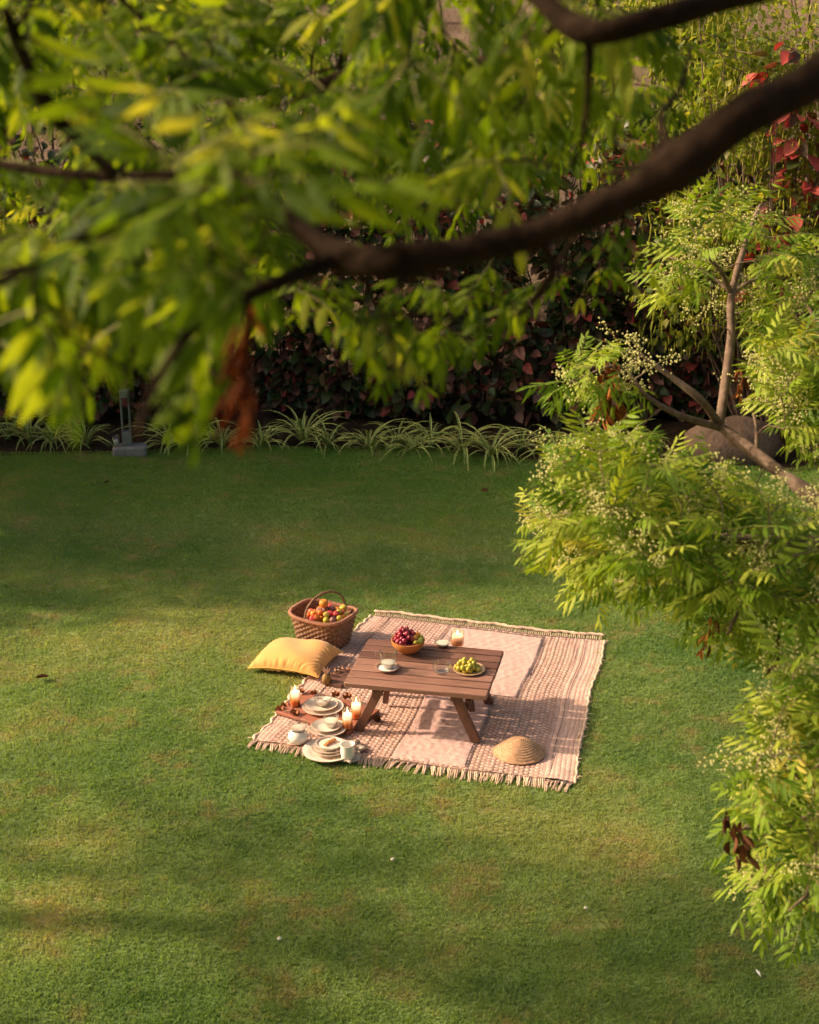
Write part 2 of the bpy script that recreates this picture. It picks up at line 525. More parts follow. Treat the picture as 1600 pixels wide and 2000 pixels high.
M['milk'] = surf('milk', [(0.3, (0.78, 0.72, 0.62)), (0.7, (0.84, 0.79, 0.70))], 0.35, 10, 2, bump=0, sss=0.3)
M['cream'] = surf('beige_cream', [(0.3, (0.55, 0.46, 0.39)), (0.7, (0.70, 0.61, 0.53))], 0.5, 20, 3, bump=0.3, bscale=30, bdist=0.004)
M['pinkcream'] = surf('pink_cream', [(0.3, (0.72, 0.50, 0.40)), (0.7, (0.82, 0.66, 0.56))], 0.5, 30, 3, bump=0.2)
M['terra'] = surf('orange_terracotta', [(0.3, (0.46, 0.165, 0.040)), (0.7, (0.58, 0.235, 0.070))], 0.5, 14, 4, bump=0.15, bscale=60, spec=0.35)
M['sand'] = surf('tan_stoneware', [(0.3, (0.40, 0.25, 0.13)), (0.7, (0.54, 0.36, 0.20))], 0.5, 14, 4, bump=0.15)
M['saucer'] = surf('pink_brown_stoneware', [(0.3, (0.40, 0.24, 0.175)), (0.7, (0.52, 0.34, 0.26))], 0.45, 14, 4, bump=0.1)
M['wicker'] = surf('wicker', [(0.25, (0.10, 0.050, 0.028)), (0.55, (0.23, 0.125, 0.072)), (0.85, (0.40, 0.235, 0.14))], 0.6, 60, 4, None, 0.5, 160, 0.003, 0.3)
M['wickerrim'] = surf('wicker_rim', [(0.25, (0.26, 0.115, 0.070)), (0.85, (0.52, 0.265, 0.175))], 0.6, 40, 4, None, 0.4, 140, 0.003, 0.3)
M['rugweft'] = None
M['rugpale'] = surf('pale_pink_weave', [(0.25, (0.54, 0.325, 0.285)), (0.75, (0.73, 0.50, 0.45))], 0.95, 28, 6, (1, 3, 1), 1.0, 90, 0.006, 0.1, sheen=0.2)
M['rugline'] = surf('dark_grey_thread', [(0.3, (0.10, 0.09, 0.085)), (0.7, (0.17, 0.15, 0.14))], 0.95, 60, 2, bump=0.3)
M['yarn'] = surf('cream_yarn', [(0.25, (0.54, 0.38, 0.28)), (0.75, (0.72, 0.54, 0.42))], 0.95, 40, 4, None, 0.5, 200, 0.002, 0.1, per_obj=0.3)
M['linen'] = surf('beige_linen', [(0.3, (0.46, 0.36, 0.28)), (0.7, (0.60, 0.49, 0.40))], 0.95, 20, 4, bump=0.4, bscale=200)
M['drybrown'] = surf('dried_petal', [(0.3, (0.20, 0.075, 0.03)), (0.7, (0.42, 0.18, 0.085))], 0.85, 60, 4, bump=0.4, bscale=120)
M['podskin'] = surf('dried_pod_skin', [(0.3, (0.12, 0.075, 0.02)), (0.55, (0.26, 0.15, 0.045)), (0.8, (0.36, 0.20, 0.06))], 0.6, 25, 4, (3, 3, 0.6), 0.4, 60)
M['cinn'] = surf('cinnamon', [(0.3, (0.45, 0.17, 0.05)), (0.7, (0.66, 0.30, 0.11))], 0.7, 40, 3, bump=0.3)
M['wax'] = wax_mat()
M['wax2'] = wax_mat('peach_wax', (0.85, 0.50, 0.30), (0.90, 0.60, 0.40), (0.92, 0.72, 0.52))
M['flame'] = emit_mat('candle_flame', (1.0, 0.66, 0.28), 14.0)
M['wick'] = surf('burnt_wick', [(0.3, (0.02, 0.015, 0.012)), (0.7, (0.04, 0.03, 0.02))], 0.9, 30, 2, bump=0)
M['pebble'] = surf('pale_pebble', [(0.3, (0.55, 0.50, 0.42)), (0.7, (0.70, 0.66, 0.58))], 0.8, 60, 3, bump=0.2)
M['feather'] = surf('white_feather', [(0.3, (0.62, 0.64, 0.66)), (0.7, (0.80, 0.80, 0.80))], 0.8, 60, 3, bump=0)
FR = {
    'red': surf('red_plum_skin', [(0.2, (0.50, 0.045, 0.05)), (0.6, (0.66, 0.11, 0.085)), (0.9, (0.68, 0.24, 0.10))], 0.35, 30, 3, bump=0.03, per_obj=0.5, spec=0.45, sss=0.15),
    'orange': surf('apricot_skin', [(0.2, (0.60, 0.12, 0.035)), (0.5, (0.66, 0.25, 0.04)), (0.9, (0.66, 0.36, 0.06))], 0.45, 25, 3, bump=0.03, per_obj=0.5, spec=0.35, sss=0.15),
    'purple': surf('dusky_plum_skin', [(0.2, (0.12, 0.055, 0.06)), (0.6, (0.26, 0.13, 0.11)), (0.9, (0.40, 0.22, 0.17))], 0.55, 30, 4, bump=0.03, per_obj=0.5, spec=0.3),
    'yellow': surf('yellow_plum_skin', [(0.2, (0.40, 0.32, 0.03)), (0.6, (0.55, 0.45, 0.06)), (0.9, (0.62, 0.50, 0.12))], 0.35, 30, 3, bump=0.03, per_obj=0.5, spec=0.45, sss=0.15),
    'wine': surf('red_grape_skin', [(0.2, (0.13, 0.008, 0.022)), (0.55, (0.27, 0.015, 0.045)), (0.85, (0.40, 0.04, 0.07))], 0.25, 30, 3, bump=0, per_obj=0.6, spec=0.55, sss=0.2),
    'green': surf('green_grape_skin', [(0.2, (0.36, 0.32, 0.03)), (0.6, (0.52, 0.43, 0.05)), (0.9, (0.62, 0.48, 0.10))], 0.3, 30, 3, bump=0, per_obj=0.6, spec=0.5, sss=0.3),
    'lime': surf('lime_grape_skin', [(0.2, (0.36, 0.38, 0.04)), (0.8, (0.52, 0.50, 0.09))], 0.3, 30, 3, bump=0, per_obj=0.6, spec=0.5, sss=0.3),
}

M.update(FR)

# ================================================================== THE SETTING
h1, h2, h3 = waves(3, 12, 1.1, 3.2), waves(4, 14, 0.35, 0.9), waves(9, 16, 0.10, 0.22)


def lawn_z(x, y):
    far = np.clip((np.hypot((x - 0.05) / 1.25, (y - 8.45) / 1.45) - 0.95) / 0.8, 0, 1)
    far = far * far * (3 - 2 * far)
    return (0.026 * h1(x, y) + 0.005 * h2(x, y)) * far


def bed_edge(x):
    return 13.32 + 0.16 * np.sin(x * 0.9 + 2.6) + 0.05 * np.sin(x * 3.1) - 0.10 * np.clip(x, -1, 3)


# ground to the horizon
b = MB()
N = 24
V = [(0, 0, -0.12)]
rings = [25, 60, 150, 400, 900]
F = []
for k, rr in enumerate(rings):
    V += [(rr * math.cos(2 * math.pi * i / N), rr * math.sin(2 * math.pi * i / N), -0.12) for i in range(N)]
for i in range(N):
    j = (i + 1) % N
    F.append((0, 1 + i, 1 + j))
    for k in range(len(rings) - 1):
        a = 1 + k * N
        F.append((a + i, a + N + i, a + N + j, a + j))
tag(b.add(V, F).build('ground', M['dirt'], smooth=False), kind='structure')

# lawn
xs, us = np.linspace(-14, 14, 330), np.linspace(0, 1, 220)
X, U = np.meshgrid(xs, us)
Y = -4 + U * (bed_edge(X) + 4)
Z = lawn_z(X, Y)
Z[-1] -= 0.06


def grid_tris(ny, nx):
    i = np.arange(ny * nx).reshape(ny, nx)
    a, b_, c, d = i[:-1, :-1].ravel(), i[:-1, 1:].ravel(), i[1:, 1:].ravel(), i[1:, :-1].ravel()
    return np.concatenate([np.stack([a, b_, c], 1), np.stack([a, c, d], 1)])


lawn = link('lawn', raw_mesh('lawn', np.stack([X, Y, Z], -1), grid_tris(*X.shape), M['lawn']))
tag(lawn, kind='structure')

# planting bed soil and the dry bank behind the hedge
xs, us = np.linspace(-14, 14, 240), np.linspace(0, 1, 60)
X, U = np.meshgrid(xs, us)
Y = bed_edge(X) - 0.05 + U * (17.2 - bed_edge(X))
w = waves(21, 20, 0.15, 0.6)
Z = -0.045 + 0.03 * U + 0.016 * w(X, Y)
tag(link('planting_bed', raw_mesh('planting_bed', np.stack([X, Y, Z], -1), grid_tris(*X.shape), M['soil'])), kind='structure')
xs, ys = np.linspace(-45, 45, 120), np.linspace(16.4, 75, 70)
X, Y = np.meshgrid(xs, ys)
w = waves(22, 20, 1.0, 6.0)
Z = -0.1 + 5.5 * np.clip((Y - 16.6) / 22, 0, 1) ** 0.8 + 0.22 * w(X, Y) * np.clip((Y - 16.4) / 3, 0, 1)
tag(link('bank', raw_mesh('bank', np.stack([X, Y, Z], -1), grid_tris(*X.shape), M['dirt'])), kind='structure')

# rug corners are needed to keep grass from growing through it
RC = [Vector((-0.235, 9.677, 0)), Vector((1.288, 9.266, 0)), Vector((0.851, 7.214, 0)), Vector((-0.92, 7.685, 0))]   # BL BR FR FL
OBST = [(-0.545, 9.12, 0.17), (-0.71, 8.80, 0.17)]


def in_quad(x, y, q, grow=0.0):
    c = sum(q, Vector()) / 4
    ok = np.ones(len(x), bool)
    for i in range(4):
        a, b_ = q[i], q[(i + 1) % 4]
        n = Vector((-(b_.y - a.y), b_.x - a.x)).normalized()
        s = 1 if (c.x - a.x) * n.x + (c.y - a.y) * n.y > 0 else -1
        ok &= ((x - a.x) * n.x + (y - a.y) * n.y) * s > -grow
    return ok


def grass():
    n = 640000
    y = 4.9 + (13.5 - 4.9) * NR.random(n) ** 1.25
    hw = 0.275 * (y * math.cos(PITCH) + CAM_H * math.sin(PITCH)) + 0.7
    x = (NR.random(n) * 2 - 1) * hw
    keep = (y < bed_edge(x) + 0.02) & ~in_quad(x, y, RC, -0.03)
    for ox, oy, orr in OBST: keep &= np.hypot(x - ox, y - oy) > orr
    x, y = x[keep], y[keep]
    n = len(x)
    z = lawn_z(x, y)
    tuft = h3(x, y)
    a = NR.random(n) * 2 * np.pi
    hgt = (0.011 + 0.009 * NR.random(n)) * (1 + 0.15 * tuft)
    wid = (0.0030 + 0.0022 * NR.random(n)) * (0.75 + 0.035 * y)
    lean = NR.random(n) * 1.3 + 0.25
    la = NR.random(n) * 2 * np.pi
    sx, sy = np.cos(a) * wid, np.sin(a) * wid
    V = np.empty((n, 3, 3), np.float32)
    V[:, 0] = np.stack([x - sx, y - sy, z - 0.002], 1)
    V[:, 1] = np.stack([x + sx, y + sy, z - 0.002], 1)
    V[:, 2] = np.stack([x + np.cos(la) * lean * hgt, y + np.sin(la) * lean * hgt, z + hgt], 1)
    rnd = np.repeat(NR.random(n), 3)
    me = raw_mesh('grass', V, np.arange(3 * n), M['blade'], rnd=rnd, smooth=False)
    o = link('grass', me)
    tag(o, 'short mown green grass covering the lawn', 'grass', kind='stuff')


grass()


# ================================================================== LEAF SHAPES
def leaflet(base, d, side, ln, wd, down, fold=0.25, secs=((0.25, 0.8), (0.55, 1.0), (0.8, 0.6))):
    """lance shaped leaflet with a folded midrib; 11 verts, 12 triangles"""
    nrm = d.cross(side)
    V = [base]
    for s, w in secs:
        c = base + d * (ln * s) + down * (ln * s * s)
        hw = wd * 0.5 * w
        V += [c - side * hw + nrm * (hw * fold), c, c + side * hw + nrm * (hw * fold)]
    V.append(base + d * ln + down * ln)
    T = [(0, 2, 1), (0, 3, 2)]
    k = len(secs)
    for q in range(k - 1):
        a, b_ = 1 + q * 3, 4 + q * 3
        for i in range(2):
            T += [(a + i, a + i + 1, b_ + i + 1), (a + i, b_ + i + 1, b_ + i)]
    a = 1 + (k - 1) * 3
    t = 1 + k * 3
    T += [(a, a + 1, t), (a + 1, a + 2, t)]
    return V, T


def compound_leaf(seed, pairs=6, L=0.27, ll=0.085, lw=0.021, dr=(0.35, 0.85), miss=0.0, sg_=(0.12, 0.38)):
    g = random.Random(seed)
    V, T, MI = [], [], []

    def put(v, t, m):
        b0 = len(V)
        V.extend([tuple(p) for p in v]); T.extend([tuple(b0 + i for i in q) for q in t]); MI.extend([m] * len(t))
    sag = g.uniform(*sg_)
    bend = g.uniform(-0.12, 0.12)

    def pt(s): return Vector((L * s * (1 - 0.15 * sag * s), L * bend * s * s, L * (0.10 * s - sag * s * s)))
    path = [pt(i / 5) for i in range(6)]
    v, f = tube(path, interp([0.0022, 0.0009], 6), 3, cap=False)
    put(v, [t for q in f for t in ((q[0], q[1], q[2]), (q[0], q[2], q[3]))], 1)
    droop = g.uniform(*dr)
    for i in range(pairs):
        s = 0.22 + 0.74 * i / (pairs - 1)
        base = pt(s)
        tan = (pt(min(s + 0.05, 1)) - pt(s - 0.05)).normalized()
        size = (0.72 + 0.5 * math.sin(math.pi * (0.15 + 0.8 * i / (pairs - 1))) * 0.6) * g.uniform(0.88, 1.1)
        for sg in (-1, 1):
            if g.random() < miss: continue
            d = (tan * g.uniform(0.2, 0.75) + Vector((0, sg * g.uniform(0.6, 0.95), 0)) + Vector((0, 0, -droop * g.uniform(0.4, 1.4)))).normalized()
            sd_ = d.cross(Vector((0, 0, 1))).normalized()
            dn = (tan * g.uniform(0.1, 0.5) + Vector((0, 0, -g.uniform(0.05, 0.55))))
            v, t = leaflet(base, d, sd_, ll * size, lw * size * g.uniform(0.85, 1.15), dn)
            put(v, t, 0)
    tan = (pt(1) - pt(0.9)).normalized()
    v, t = leaflet(pt(1.0), tan, Vector((0, 1, 0)), ll * 0.85, lw * 0.85, Vector((0, 0, -0.25)))
    put(v, t, 0)
    return np.array(V, np.float32), np.array(T, np.int32), np.array(MI, np.int32)


LEAVES = [compound_leaf(100 + i, pairs=R.choice([4, 5, 5, 6]), L=0.25, ll=0.076, lw=0.021, dr=(0.0, 0.7), miss=0.06, sg_=(0.02, 0.26)) for i in range(8)]


def leaf_frame(pos, d, roll=0.0, s=1.0):
    d = Vector(d).normalized()
    up = Vector((0, 0, 1)) if abs(d.z) < 0.95 else Vector((0, 1, 0))
    y = up.cross(d).normalized()
    z = d.cross(y)
    y2 = y * math.cos(roll) + z * math.sin(roll)
    z2 = d.cross(y2)
    m = Matrix.Identity(4)
    for i in range(3):
        m[i][0], m[i][1], m[i][2], m[i][3] = d[i] * s, y2[i] * s, z2[i] * s, pos[i]
    return m


def join_copies(src, mats, origin=(0, 0, 0)):
    """src: list of (V,T,MI), mats: list of (index, Matrix); -> arrays for one joined mesh"""
    Vs, Ts, Ms, Rn = [], [], [], []
    off = 0
    o = np.array(origin, np.float32)
    for k, m in mats:
        v, t, mi = src[k]
        a = np.array(m, np.float32)
        vv = v @ a[:3, :3].T + a[:3, 3] - o
        Vs.append(vv); Ts.append(t + off); Ms.append(mi); Rn.append(np.full(len(v), R.random(), np.float32))
        off += len(v)
    return np.concatenate(Vs), np.concatenate(Ts), np.concatenate(Ms), np.concatenate(Rn)


def in_poly(x, y, P):
    c, j = False, len(P) - 1
    for i in range(len(P)):
        if (P[i][1] > y) != (P[j][1] > y) and x < (P[j][0] - P[i][0]) * (y - P[i][1]) / (P[j][1] - P[i][1]) + P[i][0]: c = not c
        j = i
    return c


def shoots_in(poly, n, d0, d1, seed, mind=0):
    """n shoot tips inside a region of the plan, as world points"""
    g = random.Random(seed)
    xs, ys = [p[0] for p in poly], [p[1] for p in poly]
    out, pix = [], []
    for _ in range(n * 60):
        if len(out) >= n: break
        x, y = g.uniform(min(xs), max(xs)), g.uniform(min(ys), max(ys))
        if not in_poly(x, y, poly): continue
        if mind and any((x - a) ** 2 + (y - b_) ** 2 < mind * mind for a, b_ in pix): continue
        pix.append((x, y))
        out.append(axis_pt(x, y, g.uniform(d0, d1)))
    return out


def proj(p):
    v = Vector(p) - Vector((0, 0, CAM_H))
    c, s = math.cos(PITCH), math.sin(PITCH)
    d = v.y * c - v.z * s
    return 800 + FPX * v.x / d, 1000 - FPX * (v.y * s + v.z * c) / d


def outside(poly, gaps=(), keep_clear=None):
    """pruning rule: true for a leaf that would hang beyond the crown's outline"""
    pr = [Vector((0, 0, 0)), Vector((.14, 0, 0)), Vector((.26, 0, -.03)), Vector((.12, .06, -.05)), Vector((.12, -.06, -.05)), Vector((.22, 0, -.09))]
    def rule(m):
        for q in pr:
            w_ = m @ q
            x, y = proj(w_)
            if not in_poly(x, y, poly) or any(in_poly(x, y, gp_) for gp_ in gaps): return True
            if keep_clear and keep_clear(w_, x, y): return True
        return False
    return rule


def grow_tree(root, origin, limbs, shoots, leaf_src, leaf_mats, bark, n_parts, seed, twig_r=0.003, per=(5, 7), size=(0.8, 1.15),
              blossoms=0.0, avoid=None, pitch=(-0.35, 0.35), far=1.0):
    """limbs: list of (part name, [points], [radii]); shoots: tips that carry a rosette of compound leaves"""
    g = random.Random(seed)
    O = Vector(origin)
    nodes = []
    for nm, P, rr in limbs:
        P = smooth_path(P, 6)
        r = interp(rr, len(P))
        jit = waves(g.randint(0, 9999), 6, 0.1, 0.4)
        r = [q * (1 + 0.10 * float(jit(i * 0.05, 0.3))) for i, q in enumerate(r)]
        MB().tube([p - O for p in P], r, 12 if max(rr) > 0.015 else 7).build(nm, bark, root)
        nodes += [(p, q) for p, q in zip(P, r)]
    tw = MB()
    placed = []
    bl = []
    order = sorted(shoots, key=lambda s: min((s - p).length for p, _ in nodes))
    for s in order:
        p, q = min(nodes, key=lambda n_: (n_[0] - s).length + (0.0 if n_[1] < 0.03 else 0.05))
        L = (s - p).length
        mid = (p + s) / 2 + Vector((g.uniform(-.1, .1), g.uniform(-.1, .1), g.uniform(0.0, .16))) * L
        path = smooth_path([p, mid, s], 4)
        r0 = min(q * 0.7, 0.0022 + 0.006 * L)
        rr = interp([r0, 0.0024], len(path))
        tw.tube([x - O for x in path], rr, 5)
        for x, y in list(zip(path, rr))[3:]: nodes.append((x, y))
        az0 = g.uniform(0, 6.28)
        n = g.randint(*per)
        axis = (path[-1] - path[-3]).normalized()
        for k in range(n):
            az = az0 + 2.4 * k
            el = g.uniform(*pitch)
            d = Vector((math.cos(az) * math.cos(el), math.sin(az) * math.cos(el), math.sin(el))) + axis * 0.7
            base = path[-1].lerp(path[-3], 0.75 * k / n)
            placed.append((g.randrange(len(leaf_src)), leaf_frame(base, d, g.uniform(-0.6, 0.6), g.uniform(*size) * (far if (base - Vector((0, 0, CAM_H))).length > 2.3 else 1.0))))
        if g.random() < blossoms: bl.append((path[-1], axis))
    tw.build('twigs', bark if twig_r > 0.0025 else M['twig'], root)['kind'] = 'stuff'
    cpos = Vector((0, 0, CAM_H))
    if avoid: placed = [x for x in placed if not avoid(x[1])]
    placed = [x for x in placed if (x[1].translation - cpos).length > 0.85]
    def rank(x):
        u_, v_ = proj(x[1].translation)
        return (not (-80 < u_ < 1680 and -80 < v_ < 2080), (x[1].translation - cpos).length / x[1].to_scale()[0])
    placed.sort(key=rank)
    data = [raw_mesh('leaf', v, t, leaf_mats, mi) for v, t, mi in leaf_src]
    for k, m in placed[:n_parts]:
        m2 = m.copy(); m2.translation = m.translation - O
        link('leaf', data[k], root, mtx=m2)
    rest = placed[n_parts:]
    if rest:
        v, t, mi, rn = join_copies(leaf_src, rest, O)
        link('foliage', raw_mesh('foliage', v, t, leaf_mats, mi, rn), root)['kind'] = 'stuff'
    if bl: blossom(root, O, bl, g)
    return placed


def octa(c, r):
    x, y, z = c
    return [(x + r, y, z), (x - r, y, z), (x, y + r, z), (x, y - r, z), (x, y, z + r), (x, y, z - r)], \
        [(0, 2, 4), (2, 1, 4), (1, 3, 4), (3, 0, 4), (2, 0, 5), (1, 2, 5), (3, 1, 5), (0, 3, 5)]


def blossom(root, O, tips, g):
    b = MB()
    for p, ax in tips:
        for q in range(g.randint(2, 4)):
            d = (ax * 0.5 + Vector((g.uniform(-1, 1), g.uniform(-1, 1), g.uniform(-0.1, 0.9)))).normalized()
            L = g.uniform(0.07, 0.15)
            e = p + d * L
            b.tube([p - O, (p + d * L * 0.5) - O + Vector((0, 0, .01)), e - O], [0.001, 0.0008, 0.0005], 3, 0)
            for k in range(g.randint(22, 40)):
                s = g.uniform(0.25, 1.05)
                c = p + d * L * s - O + Vector((g.gauss(0, 1), g.gauss(0, 1), g.gauss(0, 1))) * (0.022 * (1.2 - 0.6 * s))
                V_, F_ = octa(c, g.uniform(0.0032, 0.0055))
                b.add(V_, F_, 1)
    b.build('blossoms', [M['rachis'], M['flower']], root, smooth=False)['kind'] = 'stuff'


# ================================================================== FOREGROUND NEEM TREE
A = axis_pt
t1o = Vector((2.6, 1.2, 0))
t1 = empty('neem_tree', t1o, 0, 'large overhanging tree with thick dark limb sweeping across the top of the view', 'tree')
limbs = [
    ('trunk', [Vector((2.6, 1.2, -0.1)), Vector((2.55, 1.2, 1.4)), Vector((2.35, 1.25, 2.7)), Vector((2.1, 1.35, 3.6))], [0.17, 0.14, 0.11, 0.085]),
    ('limb', [Vector((2.1, 1.35, 3.55)), A(2300, -250, 2.0), A(1900, -60, 1.85), A(1600, 150, 1.75), A(1450, 228, 1.7), A(1330, 320, 1.7), A(1200, 395, 1.7), A(1050, 455, 1.7), A(900, 492, 1.7), A(760, 512, 1.7), A(660, 500, 1.75), A(585, 445, 1.8), A(520, 380, 1.9), A(420, 340, 2.0), A(230, 345, 2.1), A(0, 320, 2.2), A(-220, 250, 2.3)],
     [0.085, 0.045, 0.031, 0.0245, 0.0225, 0.0260, 0.0195, 0.0180, 0.0175, 0.0195, 0.0170, 0.012, 0.008, 0.007, 0.007, 0.006, 0.005]),
    ('limb', [Vector((2.1, 1.35, 3.58)), A(2000, -250, 2.2), A(1650, -90, 2.0), A(1420, -5, 1.95), A(1270, 40, 1.9), A(1150, 62, 1.9), A(1060, 0, 1.95), A(980, -120, 2.0)], [0.07, 0.035, 0.024, 0.018, 0.016, 0.0165, 0.013, 0.01]),
    ('branch', [A(1150, 62, 1.9), A(1150, 150, 1.95), A(1140, 260, 2.0), A(1110, 330, 2.05)], [0.007, 0.005, 0.004, 0.003]),
    ('branch', [A(1330, 320, 1.7), A(1290, 235, 1.9), A(1330, 170, 2.1), A(1350, 90, 2.3)], [0.007, 0.005, 0.004, 0.003]),
    ('branch', [A(1240, 375, 1.75), A(1290, 280, 2.0), A(1260, 320, 2.3), A(1180, 340, 2.6)], [0.007, 0.005, 0.004, 0.003]),
    ('branch', [A(980, -120, 2.0), A(880, -60, 2.7), A(815, 20, 3.1), A(770, 70, 3.2), A(700, 120, 3.3), A(640, 160, 3.4), A(560, 175, 3.5), A(420, 190, 3.5), A(200, 210, 3.6)], [0.012, 0.016, 0.016, 0.015, 0.013, 0.012, 0.010, 0.007, 0.004]),
    ('branch', [A(800, 30, 3.1), A(740, 20, 3.0), A(690, 70, 3.0), A(662, 130, 3.1)], [0.012, 0.011, 0.010, 0.008]),
    ('branch', [A(980, -120, 2.0), A(1090, 40, 3.0), A(980, 100, 3.3), A(840, 165, 3.5), A(690, 216, 3.6), A(600, 240, 3.7)], [0.010, 0.012, 0.012, 0.010, 0.008, 0.005]),
    ('branch', [A(660, 505, 1.75), A(560, 545, 1.65), A(480, 580, 1.6), A(380, 640, 1.5), A(300, 760, 1.4), A(270, 850, 1.35)], [0.011, 0.009, 0.008, 0.006, 0.004, 0.003]),
    ('branch', [A(520, 380, 1.9), A(330, 400, 1.6), A(170, 462, 1.5), A(60, 520, 1.45), A(-60, 580, 1.4)], [0.009, 0.007, 0.0065, 0.006, 0.004]),
    ('branch', [A(230, 345, 2.1), A(160, 280, 2.0), A(95, 210, 1.9), A(50, 120, 1.8), A(10, 20, 1.7)], [0.008, 0.009, 0.010, 0.009, 0.006]),
    ('branch', [A(520, 380, 1.9), A(480, 250, 2.2), A(420, 160, 2.4), A(300, 60, 2.5), A(180, -60, 2.5)], [0.006, 0.006, 0.006, 0.005, 0.004]),
    ('branch', [A(1050, 455, 1.7), A(1080, 540, 1.7), A(1010, 620, 1.7)], [0.007, 0.005, 0.003]),
]
near_left = [(-120, -60), (560, -60), (640, 120), (560, 300), (470, 420), (480, 560), (420, 700), (400, 830), (250, 850), (110, 760), (-60, 660), (-120, 500)]
mid_left = [(-60, -40), (720, -40), (760, 60), (640, 240), (600, 400), (500, 520), (430, 620), (250, 620), (-60, 560)]
mid_top = [(600, -60), (1220, -60), (1260, 60), (1230, 220), (1150, 330), (1000, 400), (760, 420), (600, 380), (640, 180)]
under = [(480, 520), (640, 560), (900, 560), (1150, 480), (1290, 430), (1240, 560), (1080, 600), (960, 660), (860, 760), (760, 760), (700, 640), (540, 640)]
crown1 = [(-1600, -2600), (2600, -2600), (2600, -300), (1650, -250), (1500, 60), (1420, 200), (1300, 330), (1270, 420), (1330, 480), (1290, 600), (1080, 620), (930, 690), (830, 790), (720, 780), (640, 650), (520, 640), (440, 720), (440, 950), (230, 960), (60, 890), (50, 770), (-1600, 800)]
low_left = [(-100, 420), (200, 430), (430, 500), (470, 600), (420, 720), (390, 830), (280, 850), (120, 770), (-60, 690)]
sh = (shoots_in(low_left, 26, 1.5, 2.4, 31, 50) + shoots_in(near_left, 58, 1.9, 3.2, 30, 40) + shoots_in(mid_left, 125, 2.9, 4.8, 32, 26) +
      shoots_in(mid_top, 18, 1.8, 2.8, 33, 60) + shoots_in(mid_top, 38, 2.8, 4.6, 36, 40) + shoots_in(under, 3, 1.6, 2.2, 34, 90) + shoots_in(under, 14, 2.4, 3.6, 35, 65) +
      shoots_in([(1050, 60), (1380, 40), (1400, 180), (1250, 300), (1080, 340)], 16, 3.0, 4.6, 38, 40))
over = [(50, -1700), (1500, -1700), (1500, -180), (50, -180)]
sh += shoots_in(over, 100, 1.7, 3.8, 37, 60)
sh += [A(430, 380, 1.5), A(500, 300, 1.5), A(400, 480, 1.45), A(330, 330, 1.6), A(470, 540, 1.5), A(530, 420, 1.55)]
sh += [A(260, 830, 1.6), A(370, 830, 1.6), A(130, 770, 1.6), A(400, 760, 1.7)]
LIMB_PX = [(1700, 85), (1600, 150), (1450, 228), (1330, 320), (1200, 395), (1050, 455), (900, 492), (760, 512), (660, 500), (600, 455)]


def limb_clear(p, x, y):
    """the underside of the big limb carries no leaves"""
    if (p - Vector((0, 0, CAM_H))).length > 1.9 or x < 590: return False
    ly = np.interp(-x, [-q[0] for q in LIMB_PX], [q[1] for q in LIMB_PX])
    return abs(y - ly) < 75


LEAVES_N = [compound_leaf(140 + i, pairs=R.choice([2, 3, 3, 4]), L=0.21, ll=0.092, lw=0.034, dr=(0.0, 1.1), miss=0.12) for i in range(8)]
grow_tree(t1, t1o, limbs, sh, LEAVES_N, [M['neem'], M['rachis']], M['bark'], 300, 41, per=(5, 8), size=(0.45, 0.76), far=0.8, avoid=outside(crown1, [[(195, 735), (315, 735), (310, 905), (200, 905)]], limb_clear))


def dead_cluster(parent, O, top, bottom, width, n, mat, seed, name='dead_leaf'):
    """a bunch of dried, curled leaves hanging from a twig, each one a part"""
    g = random.Random(seed)
    L = (bottom - top).length
    for k in range(n):
        s = (k + 0.5) / n
        b = MB()
        p = top.lerp(bottom, s * 0.8) + Vector((g.uniform(-1, 1), g.uniform(-1, 1), 0)) * width * 0.42
        d = (bottom - top).normalized() + Vector((g.uniform(-.5, .5), g.uniform(-.5, .5), g.uniform(-.2, .2)))
        d.normalize()
        sd_ = d.cross(Vector((g.uniform(-1, 1), g.uniform(-1, 1), 0.1))).normalized()
        v, t = leaflet(p - O, d, sd_, L * g.uniform(0.2, 0.34), width * g.uniform(0.18, 0.42), Vector((g.uniform(-.2, .2), g.uniform(-.2, .2), -0.1)), fold=g.uniform(0.6, 1.6))
        b.add(v, t)
        b.build(name, mat, parent)


dead_cluster(t1, t1o, A(485, 590, 1.55), A(462, 890, 1.62), 0.022, 30, M['deadred'], 5)
MB().tube([A(480, 580, 1.6) - t1o, A(486, 640, 1.57) - t1o, A(470, 760, 1.6) - t1o], [0.004, 0.003, 0.002], 5).build('hanging_twig', M['bark'], t1)

